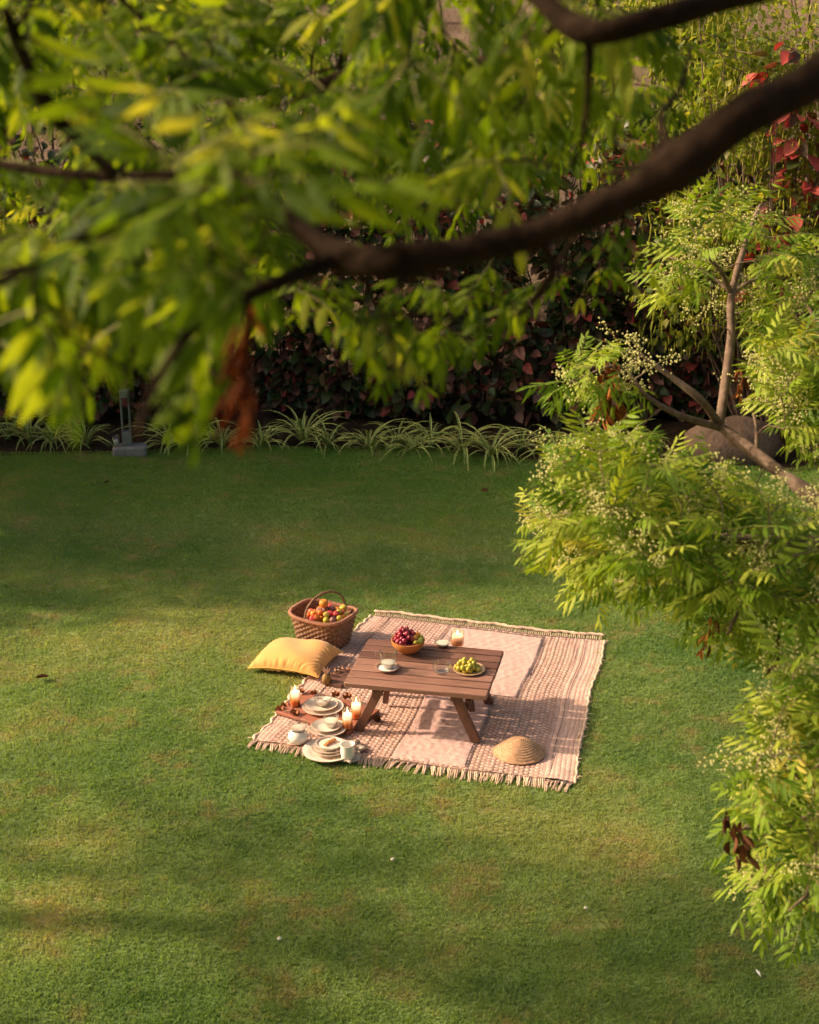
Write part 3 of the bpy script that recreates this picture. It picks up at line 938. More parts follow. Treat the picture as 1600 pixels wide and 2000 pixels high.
# ================================================================== FLOWERING NEEM AT THE RIGHT
t2o = Vector((2.55, 5.2, 0))
t2 = empty('flowering_tree', t2o, 0, 'sunlit small tree with cream blossoms leaning in beside the rug', 'tree')
limbs = [
    ('trunk', [Vector((2.55, 5.2, -0.1)), Vector((2.5, 5.2, 1.0)), Vector((2.3, 5.3, 1.9)), A(1720, 1050, 5.5)], [0.10, 0.08, 0.06, 0.042]),
    ('bough', [A(1730, 1060, 5.5), A(1600, 978, 5.6), A(1500, 905, 5.8), A(1405, 832, 6.0)], [0.038, 0.029, 0.025, 0.020]),
    ('branch', [A(1405, 832, 6.0), A(1418, 740, 6.1), A(1428, 660, 6.15), A(1430, 570, 6.2), A(1462, 460, 6.3), A(1485, 400, 6.4)], [0.020, 0.019, 0.018, 0.016, 0.011, 0.006]),
    ('branch', [A(1428, 572, 6.2), A(1408, 530, 6.1), A(1385, 505, 6.0)], [0.011, 0.009, 0.006]),
    ('branch', [A(1430, 575, 6.2), A(1470, 548, 6.2), A(1520, 540, 6.2)], [0.010, 0.008, 0.004]),
    ('branch', [A(1425, 570, 6.2), A(1370, 525, 6.3), A(1300, 500, 6.4)], [0.008, 0.006, 0.003]),
    ('branch', [A(1405, 830, 6.0), A(1370, 782, 5.9), A(1310, 735, 5.9), A(1250, 692, 5.9)], [0.018, 0.016, 0.012, 0.007]),
    ('branch', [A(1405, 835, 6.0), A(1330, 812, 5.8), A(1265, 775, 5.7), A(1210, 715, 5.7), A(1130, 740, 5.7)], [0.015, 0.012, 0.009, 0.006, 0.003]),
    ('branch', [A(1478, 892, 5.85), A(1478, 840, 5.85), A(1470, 800, 5.9)], [0.009, 0.008, 0.006]),
    ('branch', [A(1725, 1055, 5.5), A(1600, 1060, 5.3), A(1400, 1050, 5.2), A(1250, 1040, 5.2), A(1100, 1000, 5.3)], [0.030, 0.022, 0.016, 0.011, 0.005]),
    ('branch', [A(1600, 1060, 5.3), A(1480, 1140, 5.1), A(1420, 1240, 5.0)], [0.013, 0.010, 0.004]),
    ('branch', [Vector((2.5, 5.2, 1.0)), A(1850, 1500, 4.9), A(1600, 1590, 4.8), A(1500, 1610, 4.75), A(1450, 1620, 4.7)], [0.040, 0.018, 0.011, 0.008, 0.004]),
    ('branch', [A(1850, 1500, 4.9), A(1650, 1530, 4.9), A(1560, 1518, 4.9), A(1490, 1450, 4.9)], [0.016, 0.010, 0.007, 0.003]),
    ('branch', [A(1720, 1545, 4.85), A(1620, 1700, 4.7), A(1540, 1780, 4.6)], [0.012, 0.008, 0.003]),
    ('branch', [A(1730, 1060, 5.5), A(1680, 800, 5.9), A(1600, 640, 6.1), A(1560, 560, 6.2)], [0.026, 0.018, 0.010, 0.004]),
    ('branch', [A(1850, 1500, 4.9), A(1640, 1380, 5.0), A(1540, 1330, 5.0)], [0.016, 0.010, 0.003]),
]
r1 = [(1075, 900), (1170, 855), (1280, 860), (1360, 900), (1440, 930), (1600, 980), (1680, 1000), (1680, 1230), (1600, 1210), (1530, 1190), (1400, 1240), (1330, 1180), (1250, 1130), (1200, 1170), (1110, 1110), (1060, 1040)]
r2 = [(1330, 430), (1440, 380), (1500, 400), (1640, 520), (1640, 660), (1520, 650), (1450, 620), (1350, 640), (1300, 560)]
r3 = [(1480, 640), (1660, 640), (1660, 900), (1560, 880), (1480, 780), (1450, 720)]
r4 = [(1080, 740), (1150, 690), (1260, 680), (1270, 740), (1200, 760), (1110, 770)]
r5 = [(1520, 1300), (1680, 1250), (1680, 1780), (1600, 1790), (1520, 1740), (1460, 1680), (1460, 1500), (1500, 1420)]
sh = (shoots_in(r1, 150, 4.8, 6.0, 51, 17) + shoots_in(r2, 38, 5.9, 6.6, 52, 26) + shoots_in(r3, 36, 5.6, 6.4, 53, 26) +
      shoots_in(r4, 11, 5.5, 5.9, 54, 22) + shoots_in(r5, 64, 4.5, 5.2, 55, 26))
crown2 = [(1010, 760), (1080, 680), (1180, 640), (1280, 440), (1330, 370), (1480, 330), (1900, 250), (1900, 2050), (1560, 1890), (1400, 1830), (1385, 1640), (1405, 1420), (1470, 1280), (1400, 1320), (1350, 1300), (1300, 1230), (1190, 1270), (1080, 1190), (1015, 1110), (985, 1050), (1010, 960), (1050, 890), (1010, 800)]
gaps2 = [[(1240, 650), (1330, 610), (1400, 640), (1445, 700), (1445, 800), (1400, 835), (1300, 790), (1230, 740)], [(1370, 815), (1420, 800), (1600, 935), (1600, 1010), (1500, 950), (1380, 865)], [(1380, 840), (1510, 850), (1480, 890), (1390, 890)], [(1415, 480), (1455, 480), (1440, 640), (1440, 800), (1390, 810), (1410, 640)]]
grow_tree(t2, t2o, limbs, sh, LEAVES, [M['neem2'], M['rachis']], M['bark2'], 300, 42, per=(5, 7), size=(0.5, 0.82), blossoms=0.55, pitch=(-0.25, 0.65), avoid=outside(crown2, gaps2))
dead_cluster(t2, t2o, A(1195, 700, 5.7), A(1185, 850, 5.72), 0.085, 34, M['dead'], 6)
dead_cluster(t2, t2o, A(1448, 715, 6.0), A(1446, 790, 6.0), 0.045, 14, M['dead'], 7)
dead_cluster(t2, t2o, A(1430, 1590, 4.7), A(1455, 1700, 4.7), 0.065, 26, M['deadbrown'], 8)
dead_cluster(t2, t2o, A(1525, 1230, 4.95), A(1515, 1320, 4.95), 0.028, 9, M['deadbrown'], 9)
dead_cluster(t2, t2o, A(1390, 1200, 5.0), A(1370, 1290, 5.0), 0.035, 12, M['dead'], 10)

# ================================================================== COPPERLEAF HEDGE
def broad_leaf(seed, L=0.14, W=0.10):
    g = random.Random(seed)
    v, t = leaflet(Vector((0, 0, 0)), Vector((1, 0, 0)), Vector((0, 1, 0)), L, W, Vector((0, 0, -g.uniform(0.1, 0.35))), fold=g.uniform(0.1, 0.35),
                   secs=((0.12, 0.62), (0.38, 1.0), (0.68, 0.78), (0.88, 0.34)))
    return np.array([tuple(p) for p in v], np.float32), np.array(t, np.int32), np.zeros(len(t), np.int32)


BROAD = [broad_leaf(i) for i in range(6)]
BROAD_D = [raw_mesh('leaf', v, t, M['copper'], mi) for v, t, mi in BROAD]
BROAD_R = [raw_mesh('leaf', v, t, M['copper2'], mi) for v, t, mi in BROAD]
ORD = [w_ for w_ in ['first', 'second', 'third', 'fourth', 'fifth', 'sixth', 'seventh', 'eighth', 'ninth', 'tenth', 'eleventh', 'twelfth', 'thirteenth', 'fourteenth', 'fifteenth', 'sixteenth', 'seventeenth', 'eighteenth', 'nineteenth', 'twentieth', 'twenty first', 'twenty second', 'twenty third', 'twenty fourth', 'twenty fifth']]


def copper_shrub(x, y, h, seed, label, n_leaf=1500, n_part=80, group='copperleaf hedge shrubs', w=0.60, low=0.08, s0=0.5, s1=1.15, mat=None):
    g = random.Random(seed)
    O = Vector((x, y, 0))
    root = empty('copperleaf_shrub', O, 0, label, 'shrub', group)
    st = MB()
    tips = []
    for k in range(11):
        az = g.uniform(0, 6.28)
        sp = g.uniform(0.1, w)
        top = Vector((math.cos(az) * sp, math.sin(az) * sp * 0.7, h * g.uniform(0.65, 1.0)))
        b0 = Vector((math.cos(az) * 0.12, math.sin(az) * 0.1, -0.05))
        mid = b0.lerp(top, 0.5) + Vector((g.uniform(-.1, .1), g.uniform(-.1, .1), 0))
        P = smooth_path([b0, mid, top], 5)
        st.tube(P, interp([0.012, 0.004], len(P)), 5)
        tips += P[2:]
    st.build('stems', M['stem'], root)['kind'] = 'stuff'
    leaves = []
    for k in range(n_leaf):
        p = g.choice(tips)
        z = low + (h - low) * g.random() ** 1.25 * 1.03
        az = g.uniform(0, 6.28)
        rr = w * math.sqrt(g.uniform(0.25, 1.0)) * (0.75 + 0.35 * math.sin(z * 3 + seed))
        q = Vector((math.cos(az) * rr * 1.1, math.sin(az) * rr * 0.8, z))
        d = Vector((math.cos(az) + g.uniform(-.5, .5), math.sin(az) - 0.2 + g.uniform(-.4, .4), g.uniform(-1.0, 0.5)))
        leaves.append((g.randrange(6), leaf_frame(q, d, g.uniform(-1.0, 1.0), g.uniform(s0, s1))))
    leaves.sort(key=lambda m: m[1].translation.y)
    src = BROAD_D if mat is None else BROAD_R
    for k, m in leaves[:n_part]: link('leaf', src[k], root, mtx=m)
    v, t, mi, rn = join_copies(BROAD, leaves[n_part:])
    link('foliage', raw_mesh('foliage', v, t, mat or M['copper'], mi, rn), root)['kind'] = 'stuff'


xs = np.arange(-4.9, 4.6, 0.72)
for i, x in enumerate(xs):
    copper_shrub(float(x) + R.uniform(-.1, .1), 14.75 + R.uniform(-.12, .15) - 0.06 * max(x, 0), R.uniform(2.3, 2.9), 200 + i,
                 'dark bronze copperleaf shrub, %s from the left in the hedge behind the spider plants' % ORD[i])
copper_shrub(4.15, 12.7, 3.2, 260, 'tall bright red copperleaf shrub among pods beside the flowering tree', 260, 60, w=0.5, low=1.2, s0=1.0, s1=1.5, mat=M['copper2'])
copper_shrub(3.4, 13.5, 3.5, 261, 'red leaved copperleaf shrub behind the thick limb above the boulder', 240, 50, w=0.42, low=1.4, s0=0.9, s1=1.4, mat=M['copper2'])

# ================================================================== SPIDER PLANTS
def blade_mesh(seed):
    g = random.Random(seed)
    L, w = g.uniform(0.32, 0.50), g.uniform(0.013, 0.018)
    el, cv = g.uniform(0.7, 1.35), g.uniform(1.5, 2.6)
    V, T, MI = [], [], []
    n = 6
    p = Vector((0, 0, 0)); a = el
    for i in range(n + 1):
        s = i / n
        hw = w * 0.5 * (0.55 + 0.9 * s if s < 0.5 else (1 - s) * 2.0) + 0.0008
        nx = Vector((-math.sin(a), 0, math.cos(a)))
        for yy, lift in ((-1, .35), (-0.58, 0), (0.58, 0), (1, .35)):
            V.append(p + Vector((0, yy * hw, 0)) + nx * (lift * hw))
        p = p + Vector((math.cos(a), 0, math.sin(a))) * (L / n)
        a -= cv / n
    for i in range(n):
        for j in range(3):
            a0, b0 = i * 4 + j, (i + 1) * 4 + j
            T += [(a0, a0 + 1, b0 + 1), (a0, b0 + 1, b0)]
            MI += [0 if j == 1 else 1] * 2
    return raw_mesh('leaf', np.array([tuple(v) for v in V]), T, [M['spg'], M['spw']], MI)


BLADES = [blade_mesh(i) for i in range(8)]
sp_px = [(-40, 858), (55, 864), (12, 855), (100, 868), (165, 872), (330, 872), (372, 868), (432, 878), (510, 876), (590, 866), (640, 876), (720, 880), (775, 872), (842, 872), (905, 886), (960, 896), (1020, 880), (1085, 896), (1150, 890), (1215, 895), (805, 886)]
sp_px.sort()
for i, (px, py) in enumerate(sp_px):
    p = ground_pt(px, py)
    p.y += 0.10; p.z = -0.02
    root = empty('spider_plant', p, R.uniform(0, 6.28), 'cream striped spider plant edging the lawn, %s from the left in its row' % ORD[i], 'plant', 'spider plants edging the bed')
    sc = R.uniform(0.85, 1.32)
    MB().lathe([(0, -0.02), (0.03, -0.02), (0.028, 0.02), (0.012, 0.04), (0, 0.045)], 8).build('crown', M['spg'], root)
    for k in range(32):
        az = k * 2.4 + R.uniform(-.3, .3)
        m = Matrix.Translation((math.cos(az) * 0.015, math.sin(az) * 0.015, 0.01)) @ Matrix.Rotation(az, 4, 'Z') @ Matrix.Rotation(R.uniform(-0.35, 0.5), 4, 'Y') @ Matrix.Scale(sc * R.uniform(0.75, 1.15), 4)
        link('leaf', R.choice(BLADES), root, mtx=m)

# ================================================================== BACKGROUND PLANTS BEHIND THE HEDGE
def rhomb(seed, L=0.09, W=0.035):
    v = np.array([(0, 0, 0), (L * .45, -W / 2, W * .12), (L, 0, -L * .15), (L * .45, W / 2, W * .12), (L * .45, 0, 0)], np.float32)
    return v, np.array([(0, 1, 4), (1, 2, 4), (4, 2, 3), (0, 4, 3)], np.int32), np.zeros(4, np.int32)


def leaf_cloud(blobs, n, L, W, seed, droop=0.3, smin=0.7, smax=1.3):
    """leaves through several uneven clumps; vectorised"""
    g = np.random.default_rng(seed)
    v0, t0, _ = rhomb(0, L, W)
    wts = np.array([b_[3] * b_[4] * b_[5] for b_ in blobs]) ** 0.67
    k = g.choice(len(blobs), n, p=wts / wts.sum())
    B = np.array(blobs)[k]
    d = g.normal(size=(n, 3)); d /= np.linalg.norm(d, axis=1)[:, None]
    r = g.uniform(0.35, 1.0, n) ** 0.5 * (1 + 0.18 * g.normal(size=n))
    P = B[:, :3] + d * B[:, 3:6] * r[:, None]
    x = d * 0.6 + g.normal(size=(n, 3)) * 0.6; x[:, 2] -= droop
    x /= np.linalg.norm(x, axis=1)[:, None]
    up = g.normal(size=(n, 3)) * 0.5 + np.array([0, 0, 1.0])
    y = np.cross(up, x); y /= np.linalg.norm(y, axis=1)[:, None]
    z = np.cross(x, y)
    s = g.uniform(smin, smax, n)
    V = (v0[None, :, 0:1] * x[:, None] + v0[None, :, 1:2] * y[:, None] + v0[None, :, 2:3] * z[:, None]) * s[:, None, None] + P[:, None]
    T = (np.arange(n) * len(v0))[:, None, None] + t0[None]
    return V.reshape(-1, 3), T.reshape(-1, 3), np.repeat(g.random(n), len(v0))


def bush(name, loc, blobs, n, mat, label, cat, seed, L=0.09, W=0.035, stems=7, trunk=None, group=None, bark=None):
    g = random.Random(seed)
    root = empty(name, loc, 0, label, cat, group)
    if trunk:
        P = smooth_path(trunk[0], 5)
        MB().tube(P, interp(trunk[1], len(P)), 10).build('trunk', bark or M['bark'], root)
        b0 = [P[-1]]
    else: b0 = [Vector((g.uniform(-.2, .2), g.uniform(-.2, .2), -0.1)) for _ in range(stems)]
    st = MB()
    for b_ in blobs:
        for q in range(2):
            e = Vector(b_[:3]) + Vector((g.uniform(-.4, .4) * b_[3], g.uniform(-.4, .4) * b_[4], g.uniform(-.1, .5) * b_[5]))
            s = g.choice(b0)
            mid = s.lerp(e, 0.5) + Vector((g.uniform(-.15, .15), g.uniform(-.15, .15), 0.1))
            P = smooth_path([s, mid, e], 4)
            st.tube(P, interp([(trunk[1][-1] * 0.6) if trunk else 0.016, 0.004], len(P)), 5)
    st.build('branches', bark or M['stem'], root)['kind'] = 'stuff'
    v, t, rn = leaf_cloud(blobs, n, L, W, seed)
    link('foliage', raw_mesh('foliage', v, t, mat, rnd=rn, smooth=False), root)['kind'] = 'stuff'
    return root


def blobs_in(x0, x1, y0, y1, z0, z1, n, r, seed):
    g = random.Random(seed)
    return [(g.uniform(x0, x1), g.uniform(y0, y1), g.uniform(z0, z1), r * g.uniform(.7, 1.3), r * g.uniform(.7, 1.2), r * g.uniform(.5, 1.0)) for _ in range(n)]


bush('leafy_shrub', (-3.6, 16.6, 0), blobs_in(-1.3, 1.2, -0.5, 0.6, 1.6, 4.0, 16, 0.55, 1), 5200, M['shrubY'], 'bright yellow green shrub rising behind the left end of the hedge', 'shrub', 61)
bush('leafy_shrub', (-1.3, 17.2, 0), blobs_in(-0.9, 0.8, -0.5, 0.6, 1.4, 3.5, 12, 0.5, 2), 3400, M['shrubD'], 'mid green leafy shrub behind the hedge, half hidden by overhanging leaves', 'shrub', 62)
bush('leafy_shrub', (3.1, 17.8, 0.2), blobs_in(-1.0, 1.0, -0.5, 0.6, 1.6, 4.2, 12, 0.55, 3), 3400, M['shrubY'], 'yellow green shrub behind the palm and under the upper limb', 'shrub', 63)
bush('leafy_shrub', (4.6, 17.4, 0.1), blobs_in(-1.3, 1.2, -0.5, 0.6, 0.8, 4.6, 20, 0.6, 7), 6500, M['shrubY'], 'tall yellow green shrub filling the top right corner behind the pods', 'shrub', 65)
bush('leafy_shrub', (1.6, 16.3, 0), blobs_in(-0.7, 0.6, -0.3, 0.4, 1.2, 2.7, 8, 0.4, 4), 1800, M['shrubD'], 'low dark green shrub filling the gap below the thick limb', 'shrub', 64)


def pod_shrub(loc, blobs, seed, label, npods=900):
    g = random.Random(seed)
    root = bush('pod_shrub', loc, blobs, 6500, M['shrubY'], label, 'shrub', seed, 0.080, 0.060, 9, bark=M['bark2'], group='shrubs hung with pods')
    b = MB()
    for k in range(npods):
        q = g.choice(blobs)
        d = Vector((g.gauss(0, 1), g.gauss(0, 1), g.gauss(0, 1))).normalized()
        if d.y > 0.3: d.y = -d.y
        p = Vector((q[0] + d.x * q[3] * 1.05, q[1] + d.y * q[4] * 1.05, q[2] + d.z * q[5] * 1.05))
        L = g.uniform(0.07, 0.13)
        lean = Vector((g.uniform(-.25, .25), g.uniform(-.25, .25), -1)) * L
        b.tube([p, p + lean * 0.3, p + lean * 0.75, p + lean], [0.002, 0.0065, 0.0065, 0.001], 4, cap=False)
    b.build('pods', M['pod'], root)['kind'] = 'stuff'
    tw = MB()
    for k in range(40):
        q = g.choice(blobs)
        p = Vector((q[0], q[1] - q[4], q[2])) + Vector((g.uniform(-.3, .3), -0.05, g.uniform(-.3, .3)))
        P = [p]
        d = Vector((g.uniform(-1, 1), g.uniform(-.3, .1), g.uniform(-1, 0.5))).normalized()
        for i in range(6):
            d = (d + Vector((g.uniform(-.6, .6), g.uniform(-.3, .3), g.uniform(-.6, .6)))).normalized()
            P.append(P[-1] + d * 0.08)
        tw.tube(smooth_path(P, 2), 0.004, 4)
    tw.build('tendrils', M['bark2'], root)['kind'] = 'stuff'


pod_shrub((3.35, 14.0, 0), blobs_in(-0.85, 1.0, -0.4, 0.3, 0.9, 4.1, 24, 0.42, 5), 71, 'tangled shrub hung with pale yellow pods above the thick limb, nearest the right edge', 1500)
pod_shrub((2.35, 15.6, 0), blobs_in(-0.8, 0.7, -0.4, 0.3, 1.2, 4.0, 15, 0.42, 6), 72, 'shrub with pale hanging pods between the palm and the right edge shrub', 1100)


def paddle_leaf(L, W, cv, seed):
    """banana-like blade: midrib and torn, ribbed lamina"""
    g = random.Random(seed)
    V, T = [], []
    n = 22
    p = Vector((0, 0, 0)); a = 1.35
    for i in range(n + 1):
        s = i / n
        wl = 0 if s < 0.25 else math.sin(math.pi * min(1, (s - 0.25) / 0.75) ** 0.8) * W * 0.5
        nx = Vector((-math.sin(a), 0, math.cos(a)))
        rib = 0.012 * (i % 2)
        V += [p + Vector((0, -wl, 0)) + nx * (wl * 0.35 + rib), p + Vector((0, -0.012, 0)), p + Vector((0, 0.012, 0)), p + Vector((0, wl, 0)) + nx * (wl * 0.35 + rib)]
        p = p + Vector((math.cos(a), 0, math.sin(a))) * (L / n)
        a -= cv / n * (0.4 + 1.2 * s)
    for i in range(n):
        for j in range(3):
            a0, b0 = i * 4 + j, (i + 1) * 4 + j
            T += [(a0, a0 + 1, b0 + 1), (a0, b0 + 1, b0)]
    return raw_mesh('leaf', np.array([tuple(v) for v in V]), T, M['palm'])


pad = [paddle_leaf(L, W, c, i) for i, (L, W, c) in enumerate([(2.6, 0.42, 0.9), (2.3, 0.38, 1.3), (3.0, 0.45, 0.6)])]
for (x, y, n, lab) in ((0.28, 16.6, 8, 'broad paddle leaved plant standing tall behind the middle of the hedge'), (1.05, 18.2, 6, 'smaller paddle leaved plant on the dirt bank further back')):
    root = empty('paddle_plant', (x, y, 0), 0, lab, 'plant', 'paddle leaved plants')
    MB().tube([(0, 0, -0.1), (0, 0, 0.9)], [0.14, 0.08], 9).build('stem', M['palm'], root)
    for k in range(n):
        m = Matrix.Translation((0, 0, 0.8)) @ Matrix.Rotation(k * 2.4 + R.uniform(-.3, .3), 4, 'Z') @ Matrix.Rotation(R.uniform(-.15, .35), 4, 'Y') @ Matrix.Scale(R.uniform(.85, 1.15), 4)
        link('leaf', pad[k % 3], root, mtx=m)


def frond_mesh(seed, L=1.7, nl=26, ll=0.42):
    g = random.Random(seed)
    V, T, MI = [], [], []

    def put(v, t, m):
        b0 = len(V)
        V.extend([tuple(p) for p in v]); T.extend([tuple(b0 + i for i in q) for q in t]); MI.extend([m] * len(t))
    P = []
    p = Vector((0, 0, 0)); a = 1.15
    for i in range(13):
        P.append(p.copy()); p = p + Vector((math.cos(a), 0, math.sin(a))) * (L / 12); a -= 0.13 + 0.008 * i
    v, f = tube(P, interp([0.012, 0.003], 13), 4, cap=False)
    put(v, [t for q in f for t in ((q[0], q[1], q[2]), (q[0], q[2], q[3]))], 1)
    for i in range(nl):
        s = 0.2 + 0.78 * i / nl
        k = s * 12
        b0 = P[int(k)].lerp(P[min(int(k) + 1, 12)], k - int(k))
        tan = (P[min(int(k) + 1, 12)] - P[int(k)]).normalized() if int(k) < 12 else (P[12] - P[11]).normalized()
        for sg in (-1, 1):
            d = (tan * 0.7 + Vector((0, sg, 0)) + Vector((0, 0, g.uniform(-.1, .25)))).normalized()
            sd_ = d.cross(Vector((0, 0, 1))).normalized()
            v, t = leaflet(b0, d, sd_, ll * (0.5 + math.sin(math.pi * (0.1 + 0.8 * i / nl)) * 0.6), 0.028, Vector((0, 0, -0.3)), fold=0.4, secs=((0.15, 0.9), (0.6, 0.9)))
            put(v, t, 0)
    return raw_mesh('frond', np.array(V), T, [M['palm'], M['rachis']], MI)


fronds = [frond_mesh(i) for i in range(3)]
for (x, y, z, n, s, lab) in ((0.95, 16.4, 1.0, 11, 1.0, 'feathery palm with arching fronds in the middle behind the hedge'), (1.75, 15.9, 0.9, 9, 0.85, 'feathery palm nearest the upper limb behind the hedge'), (-0.75, 16.0, 2.3, 16, 0.42, 'small fine leaved tufted palm above the hedge near tan branches')):
    root = empty('palm', (x, y, 0), 0, lab, 'palm', 'palms behind the hedge')
    MB().tube([(0, 0, -0.1), (0.02, 0, z * 0.6), (0, 0, z + 0.05)], [0.07, 0.05, 0.035], 9).build('trunk', M['bark2'], root)
    for k in range(n):
        m = Matrix.Translation((0, 0, z)) @ Matrix.Rotation(k * 2.4 + R.uniform(-.3, .3), 4, 'Z') @ Matrix.Rotation(R.uniform(-.35, .5), 4, 'Y') @ Matrix.Scale(s * R.uniform(.8, 1.15), 4)
        link('frond', fronds[k % 3], root, mtx=m)

# trees standing left of the frame: the long soft shade over the far lawn and the hedge is theirs
shade = [(-6.7, 11.9, 2.2, 3.6, 12, 0.85, 3600, 'nearest the far lawn'), (-6.5, 14.2, 1.6, 4.2, 16, 0.9, 5000, 'beside the left end of the hedge'), (-8.7, 13.1, 3.0, 5.6, 18, 1.0, 5200, 'second row, level with the spider plants'),
         (-8.6, 15.8, 2.6, 6.0, 18, 1.0, 5200, 'behind the hedge end'), (-11.0, 13.3, 4.4, 7.4, 18, 1.1, 5200, 'tall one above the far lawn'), (-11.2, 16.2, 4.6, 8.2, 20, 1.15, 5600, 'tallest one behind the hedge end'),
         (-6.6, 6.7, 3.4, 5.2, 9, 0.62, 1100, 'open crowned one level with the near lawn')]
for i, (x, y, z0, z1, nb, br, nl, lab) in enumerate(shade):
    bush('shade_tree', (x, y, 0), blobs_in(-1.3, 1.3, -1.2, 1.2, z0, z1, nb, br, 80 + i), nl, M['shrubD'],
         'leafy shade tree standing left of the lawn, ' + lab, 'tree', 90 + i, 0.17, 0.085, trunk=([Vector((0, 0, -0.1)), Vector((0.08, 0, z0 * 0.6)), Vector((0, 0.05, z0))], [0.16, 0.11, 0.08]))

# ================================================================== GARDEN LAMP, BOULDER
p = ground_pt(250, 886)
lamp = empty('garden_lamp', p, rad(6), 'grey metal bollard lamp on a concrete foot at the left bed edge', 'lamp')
MB().box((0.30, 0.17, 0.16), (0.02, 0, 0.0), bev=0.015).build('foot', M['concrete'], lamp, sharp=40)
MB().box((0.085, 0.085, 0.13), (0, 0.02, 0.147), bev=0.004).build('lower_block', M['lampmetal'], lamp, sharp=40)
for sx in (-1, 1): MB().box((0.014, 0.075, 0.31), (sx * 0.0345, 0.02, 0.367), bev=0.002).build('post', M['lampmetal'], lamp, sharp=40)
MB().box((0.085, 0.085, 0.07), (0, 0.02, 0.557), bev=0.004).build('lamp_head', M['lampmetal'], lamp, sharp=40)
jb = MB().box((0.075, 0.07, 0.12), (0, 0, 0.06), bev=0.008)
jar = empty('glass_jar', p + Vector((-0.095, -0.03, 0.08)), 0, 'small clear glass jar with crumpled foil on the lamp foot', 'jar')
V_, F_ = lathe([(0.030, 0.002), (0.034, 0.004), (0.034, 0.10), (0.031, 0.10), (0.031, 0.006), (0, 0.004)], 16)
MB().add(V_, F_).build('glass', M['glass'], jar)
g = random.Random(3)
fm = MB().ball((0, 0, 0.035), (0.024, 0.024, 0.028), 9, 7)
fm.v = [(x * g.uniform(.8, 1.1), y * g.uniform(.8, 1.1), z * g.uniform(.92, 1.08)) for x, y, z in fm.v]
fm.build('foil', surf('foil', [(0.3, (0.6, 0.62, 0.62)), (0.7, (0.8, 0.8, 0.8))], 0.25, 40, 3, bump=0.5), jar, smooth=False)


def rock(name, loc, r, seed, label, mat, nu=26, nv=16):
    g = np.random.default_rng(seed)
    prof = [(math.sin(math.pi * i / nv), -math.cos(math.pi * i / nv)) for i in range(nv + 1)]
    V_, F_ = lathe(prof, nu)
    w1, w2 = waves(seed, 8, 0.9, 2.2), waves(seed + 1, 10, 0.3, 0.7)
    out = []
    for x, y, z in V_:
        k = 1 + 0.10 * float(w1(x + z, y - z)) + 0.035 * float(w2(x - z, y + z))
        out.append((x * r[0] * k, y * r[1] * k, max(z, -0.5) * r[2] * k))
    return tag(MB().add(out, F_).build(name, mat, loc=loc), label, 'rock')


p = ground_pt(1440, 905)
rock('boulder', p + Vector((0, 0.3, 0.04)), (0.42, 0.30, 0.30), 7, 'big grey brown boulder at the bed edge behind the forked branch', M['rock'])

# ================================================================== RUG
rug = empty('rug', (0.246, 8.46, 0), 0, 'pink beige woven rug with fringes laid out on the grass', 'rug')
RO = Vector((0.246, 8.46, 0))


def rug_wobble(u, v):
    return (0.010 * np.sin(7.3 * v + 1.0) + 0.006 * np.sin(17 * v + 4 * u), 0.010 * np.sin(6.1 * u + 0.6) + 0.006 * np.sin(15 * u + 2 * v), 0 * u)


def rug_pt(u, v, z=0.0):
    a = RC[0].lerp(RC[1], u); b_ = RC[3].lerp(RC[2], u)
    p = a.lerp(b_, v)
    p += Vector(rug_wobble(u, v))
    p.z = z
    return p


V0, V1 = 0.058, 0.956       # woven field between the fringes


def rug_arr(u, v):
    c = [np.array(q) for q in RC]
    a = c[0][None, None] * (1 - u[..., None]) + c[1][None, None] * u[..., None]
    b_ = c[3][None, None] * (1 - u[..., None]) + c[2][None, None] * u[..., None]
    return a * (1 - v[..., None]) + b_ * v[..., None] + np.stack(rug_wobble(u, v), -1)


def rug_material():
    m, t, nd, lk = nodes_of('woven_yarn')
    at = nd.new('ShaderNodeAttribute'); at.attribute_name = 'rnd'
    n1 = noise(nd, lk, 45, 4)
    f = math_n(nd, lk, 'ADD', math_n(nd, lk, 'MULTIPLY', at.outputs['Fac'], 0.8), math_n(nd, lk, 'MULTIPLY', math_n(nd, lk, 'SUBTRACT', n1, 0.5), 0.5))
    c = ramp(nd, lk, f, [(0.05, (0.32, 0.20, 0.155)), (0.42, (0.48, 0.30, 0.245)), (0.78, (0.68, 0.46, 0.39))])
    p = nd.new('ShaderNodeBsdfPrincipled')
    lk.new(c, p.inputs['Base Color'])
    p.inputs['Roughness'].default_value = 0.95
    p.inputs['Specular IOR Level'].default_value = 0.1
    p.inputs['Sheen Weight'].default_value = 0.15
    b_ = nd.new('ShaderNodeBump'); b_.inputs['Strength'].default_value = 0.4; b_.inputs['Distance'].default_value = 0.002
    lk.new(noise(nd, lk, 260, 3), b_.inputs['Height']); lk.new(b_.outputs[0], p.inputs['Normal'])
    o = nd.new('ShaderNodeOutputMaterial'); lk.new(p.outputs[0], o.inputs[0])
    return m


